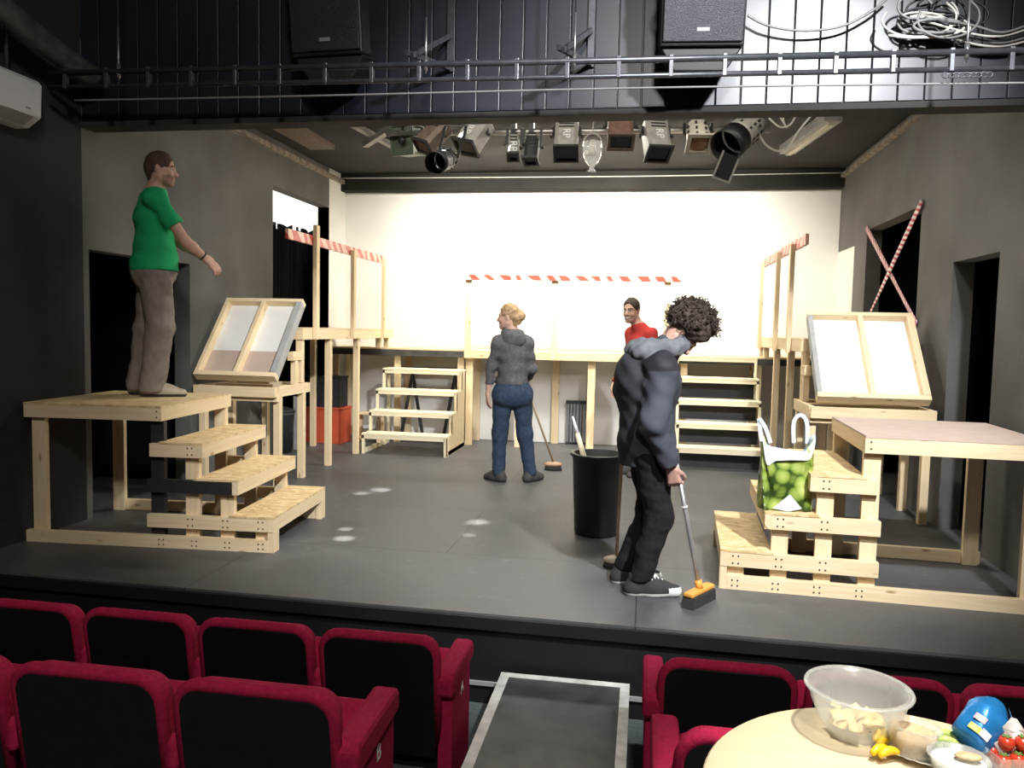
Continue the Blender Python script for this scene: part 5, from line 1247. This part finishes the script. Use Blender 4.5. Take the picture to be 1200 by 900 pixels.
o = mb.build('crisps', MT['crisp']); o.location = bp; tag(o, 'pale crisps lying in the bottom of the plastic bowl', 'crisps', kind='stuff')
# foil platter
pp = on(1098, 886); r = thing('platter', 'oval silver foil platter of cut vegetables on the round table', 'platter', pp, -.15)
mb = MB(); n = 64; vs = []; fs = []
for l, (rr, zz) in enumerate(((.0, .003), (.085, .003), (.105, .012), (.125, .020), (.130, .018))):
    for k in range(n): a = 2*PI*k/n; w = 1+(.02*math.cos(k*PI) if l > 1 else 0); vs.append((rr*w*math.cos(a)*1.05, rr*w*math.sin(a)*.72, zz))
for l in range(4):
    for k in range(n): fs.append((l*n+k, l*n+(k+1) % n, (l+1)*n+(k+1) % n, (l+1)*n+k))
mb.add(vs, fs, 0, None, True); mb.build('dish', MT['foil'], r)
def stick_food(name, label, cat, px, py, L, rad, ang, mat, group, dz=.018):
    p = on(px, py, dz); mb = MB(); pts = [Vector((math.cos(ang)*(t-.5)*L, math.sin(ang)*(t-.5)*L, .010*math.sin(t*PI))) for t in np.linspace(0, 1, 9)]
    mb.tube(pts, [rad*(.55+.45*math.sin(.25+t*2.6)) for t in np.linspace(0, 1, 9)], n=10); o = mb.build(name, MT[mat]); o.location = p; tag(o, label, cat, group); return o
for (px, py, an) in ((1027, 872, 1.2), (1033, 880, 1.0), (1030, 889, .7), (1041, 893, .5), (1036, 872, 1.5)): stick_food('pepper_strip', 'yellow pepper strip at the left rim of the foil platter', 'vegetable', px, py, .055, .010, an, 'yellow', 'yellow pepper strips')
for (px, py, an) in ((1098, 878, .3), (1106, 872, .1), (1092, 886, .6), (1108, 880, -.2)): stick_food('cucumber_stick', 'pale green cucumber stick in the middle of the foil platter', 'vegetable', px, py, .06, .010, an, 'lettuce', 'cucumber sticks')
def tub(px, py, label, R_, H, mat, wall, dz):
    p = on(px, py, dz); r = thing('dip_tub', label, 'tub', p, 0, 'dip tubs'); mb = MB()
    mb.lathe([(R_*.80, 0), (R_*.97, H), (R_*1.06, H), (R_*1.06, H+.003), (R_*.95, H+.003), (R_*.77, .003), (0, .003)], n=44); mb.build('tub_wall', MT[wall], r)
    mb = MB(); mb.lathe([(0, .004), (R_*.76, .004), (R_*.90, H*.82), (R_*.6, H*.80), (R_*.25, H*.88), (0, H*.84)], n=40); mb.build('dip', MT[mat], r); return r
t1 = tub(1066, 884, 'clear round tub of beige dip on the foil platter', .060, .066, 'dip', 'thin', .004); t1.rotation_euler = (-.08, .10, 0)
t2 = tub(1122, 912, 'white tub of pale dip at the front of the platter', .062, .045, 'dipwhite', 'plastic', .004)
p = t2.location+Vector((.02, .0, .046)); mb = MB(); mb.lathe([(0, 0), (.030, .002), (.026, .007), (0, .010)], n=24, sy=.6); o = mb.build('cracker', MT['dip']); o.location = p; tag(o, 'small brown cracker dipped in the white tub', 'cracker')
# blue packet, open end to the right
pk = on(1133, 884); r = thing('biscuit_packet', 'torn blue foil packet standing at the right of the table', 'packet', pk, 0)
ax = Vector((.66, .43, .60)).normalized(); ux = Vector((1, 0, 0)); ux = (ux-ax*ux.dot(ax)).normalized(); uy = ax.cross(ux)
mb = MB(); n = 40; vs = []; fs = []; ml = []; rg = random.Random(2)
levs = [(.0, .0), (.0, .037), (.006, .044), (.03, .046), (.06, .0455), (.085, .047), (.105, .041), (.122, .028), (.132, .014)]
for l, (t, rr) in enumerate(levs):
    for k in range(n): a = 2*PI*k/n; w = 1+(.05*math.sin(a*5+l)+.03*math.sin(a*11+2*l))*(l > 2); vs.append(ax*t+(ux*math.cos(a)+uy*math.sin(a)*(1 if l < 6 else .7))*rr*w)
for l in range(len(levs)-1):
    for k in range(n): fs.append((l*n+k, l*n+(k+1) % n, (l+1)*n+(k+1) % n, (l+1)*n+k))
mb.add(vs, fs, 0, None, True); zmin = min(v.z for v in vs); o = mb.build('wrapper', MT['bluefoil'], r); r.location = pk-Vector((0, 0, zmin))
def patch(name, mat, a0, a1, t0, t1, lab):
    mb = MB(); vs = []; fs = []
    for i in range(9):
        for j in range(5):
            a = a0+(a1-a0)*i/8; t = t0+(t1-t0)*j/4; vs.append(ax*t+(ux*math.cos(a)+uy*math.sin(a))*.0492)
    for i in range(8):
        for j in range(4): fs.append((i*5+j, i*5+j+1, i*5+j+6, i*5+j+5))
    mb.add(vs, fs, 0, None, True); mb.build(name, MT[mat], r, lab)
aa = math.atan2(uy.dot(Vector((0, -1, 0))), ux.dot(Vector((0, -1, 0))))
patch('print_band', 'packyellow', aa-1.0, aa-.45, .014, .030, 'yellow printed band'); patch('print_band', 'packwhite', aa-.45, aa+.05, .014, .034, 'white printed label'); patch('print_band', 'packpink', aa-1.05, aa-.5, .042, .058, 'pink printed mark')
mb = MB(); vs = []; fs = []; rg = random.Random(12)
for i in range(9):
    for j in range(5):
        t = i/8; vs.append(Vector((.040+.05*t+.040*j/4+.006*math.sin(i*2+j), -.030+.03*t+.018*math.sin(i*1.7+j)*.5, -.015+.100*t*(1-.12*j)+.006*math.sin(j*3+i))))
for i in range(8):
    for j in range(4): fs.append((i*5+j, i*5+j+1, i*5+j+6, i*5+j+5))
mb.add(vs, fs, 0, None, True); mb.build('torn_flap', MT['packwhite'], r, 'silvery white torn flap')
# tomatoes in a clear punnet
cp = on(1196, 896); r = thing('punnet', 'clear plastic punnet of tomatoes at the right edge of the table', 'punnet', cp, .2)
mb = MB(); t = .003
mb.box(-.085, .085, -.055, .055, 0, t)
for (x0, x1, y0, y1) in ((-.085, .085, -.055, -.052), (-.085, .085, .052, .055), (-.085, -.082, -.052, .052), (.082, .085, -.052, .052)): mb.box(x0, x1, y0, y1, t, .04)
mb.build('tray', MT['thin'], r)
t0 = None
for (dx, dy, dz) in ((-.055, .022, 0), (-.018, .026, 0), (.02, .02, 0), (-.058, -.022, 0), (-.02, -.018, 0), (.018, -.022, 0), (.056, .024, 0), (.055, -.02, 0), (-.035, .004, .030), (.002, .002, .031)):
    loc = (cp.x+dx*math.cos(.2)-dy*math.sin(.2), cp.y+dx*math.sin(.2)+dy*math.cos(.2), cp.z+.0035+dz)
    if t0 is None:
        t0 = thing('tomato', 'small red tomato among others in the clear punnet', 'tomato', loc, 0, 'tomatoes in the punnet')
        mb = MB(); mb.lathe([(0, 0), (.010, .001), (.017, .009), (.0185, .017), (.015, .028), (.006, .032), (0, .0305)], n=20); mb.build('fruit', MT['tomato'], t0)
        mb = MB()
        for k in range(5): a = 2*PI*k/5; mb.bar((0, 0, .032), (.010*math.cos(a), .010*math.sin(a), .0335), .004, .0015)
        mb.build('stem', MT['stem'], t0)
    else: dup(t0, loc, random.random()*6)

# ------------------------------------------------------------------ lights
def area(name, loc, target, size, size_y, power, col=(1, 1, 1), spread=PI):
    l = bpy.data.lights.new(name, 'AREA'); l.shape = 'RECTANGLE'; l.size = size; l.size_y = size_y; l.energy = power; l.color = col; l.spread = spread
    o = bpy.data.objects.new(name, l); COL.objects.link(o); o.location = loc; d = Vector(target)-Vector(loc); o.rotation_euler = d.to_track_quat('-Z', 'Y').to_euler(); return o
def spot(name, loc, target, power, ang, col=(1, 1, 1), blend=.5, rad=.05):
    l = bpy.data.lights.new(name, 'SPOT'); l.energy = power; l.color = col; l.spot_size = ang; l.spot_blend = blend; l.shadow_soft_size = rad
    o = bpy.data.objects.new(name, l); COL.objects.link(o); o.location = loc; d = Vector(target)-Vector(loc); o.rotation_euler = d.to_track_quat('-Z', 'Y').to_euler(); return o
def point(name, loc, power, col=(1, 1, 1), rad=.08):
    l = bpy.data.lights.new(name, 'POINT'); l.energy = power; l.color = col; l.shadow_soft_size = rad; o = bpy.data.objects.new(name, l); COL.objects.link(o); o.location = loc; return o
WARM = (1, .95, .84)
area('wall_wash', (-.85, 8.5, 3.36), (-.85, 10.1, 1.8), 3.6, .2, 190, WARM, 2.3)
area('stage_flood', (-.7, 7.5, 3.38), (-.7, 7.2, 0), 2.6, .5, 95, WARM)
spot('front_of_house', (1.75, .9, 4.5), (-.4, 6.4, .7), 2300, 1.0, (.95, .97, 1.0), .6, .12)
spot('front_of_house_left', (-1.2, .6, 4.6), (-1.6, 6.0, .4), 90, .8, (1, .96, .9), .8, .12)
area('lamp_bar_fill', (-.7, 5.45, 3.37), (-.7, 6.6, 2.4), 4.2, .12, 24, WARM)  # added fill for the lamps, in place of bounce off the header's back
point('house_light', (.5, -1.2, 4.8), 560, (1, .95, .90), .25)
spot('table_downlight', (.9, 1.5, 3.2), (.8, 1.75, .4), 560, .60, (1, .93, .78), .6, .08)
point('wing_work_light', (-5.1, 9.0, 3.0), 50, (.95, 1, .95), .06)
for n_, (px, py, pw, an) in enumerate(((446, 574, 2200, .060), (424, 578, 1500, .050), (560, 612, 2000, .055), (549, 627, 1500, .035), (460, 636, 1500, .04), (405, 620, 1800, .035), (403, 631, 1600, .045), (566, 553, 2200, .075), (612, 556, 1500, .05))):  # added narrow spots imitate patches of reflected light on the floor
    t = atz(px, py, 0); spot('floor_patch_spot', (t.x*.9-.05, 6.02, 3.3), t, pw, an*1.15, (1, .97, .9), 1., .01)
w = bpy.data.worlds.new('world'); S.world = w; w.use_nodes = True
w.node_tree.nodes['Background'].inputs[0].default_value = (.02, .021, .024, 1); w.node_tree.nodes['Background'].inputs[1].default_value = .3
S.view_settings.view_transform = 'Standard'; S.view_settings.look = 'None'; S.view_settings.exposure = 0.; S.view_settings.gamma = 1.
S.cycles.max_bounces = 8; S.cycles.transparent_max_bounces = 12; S.cycles.use_denoising = True
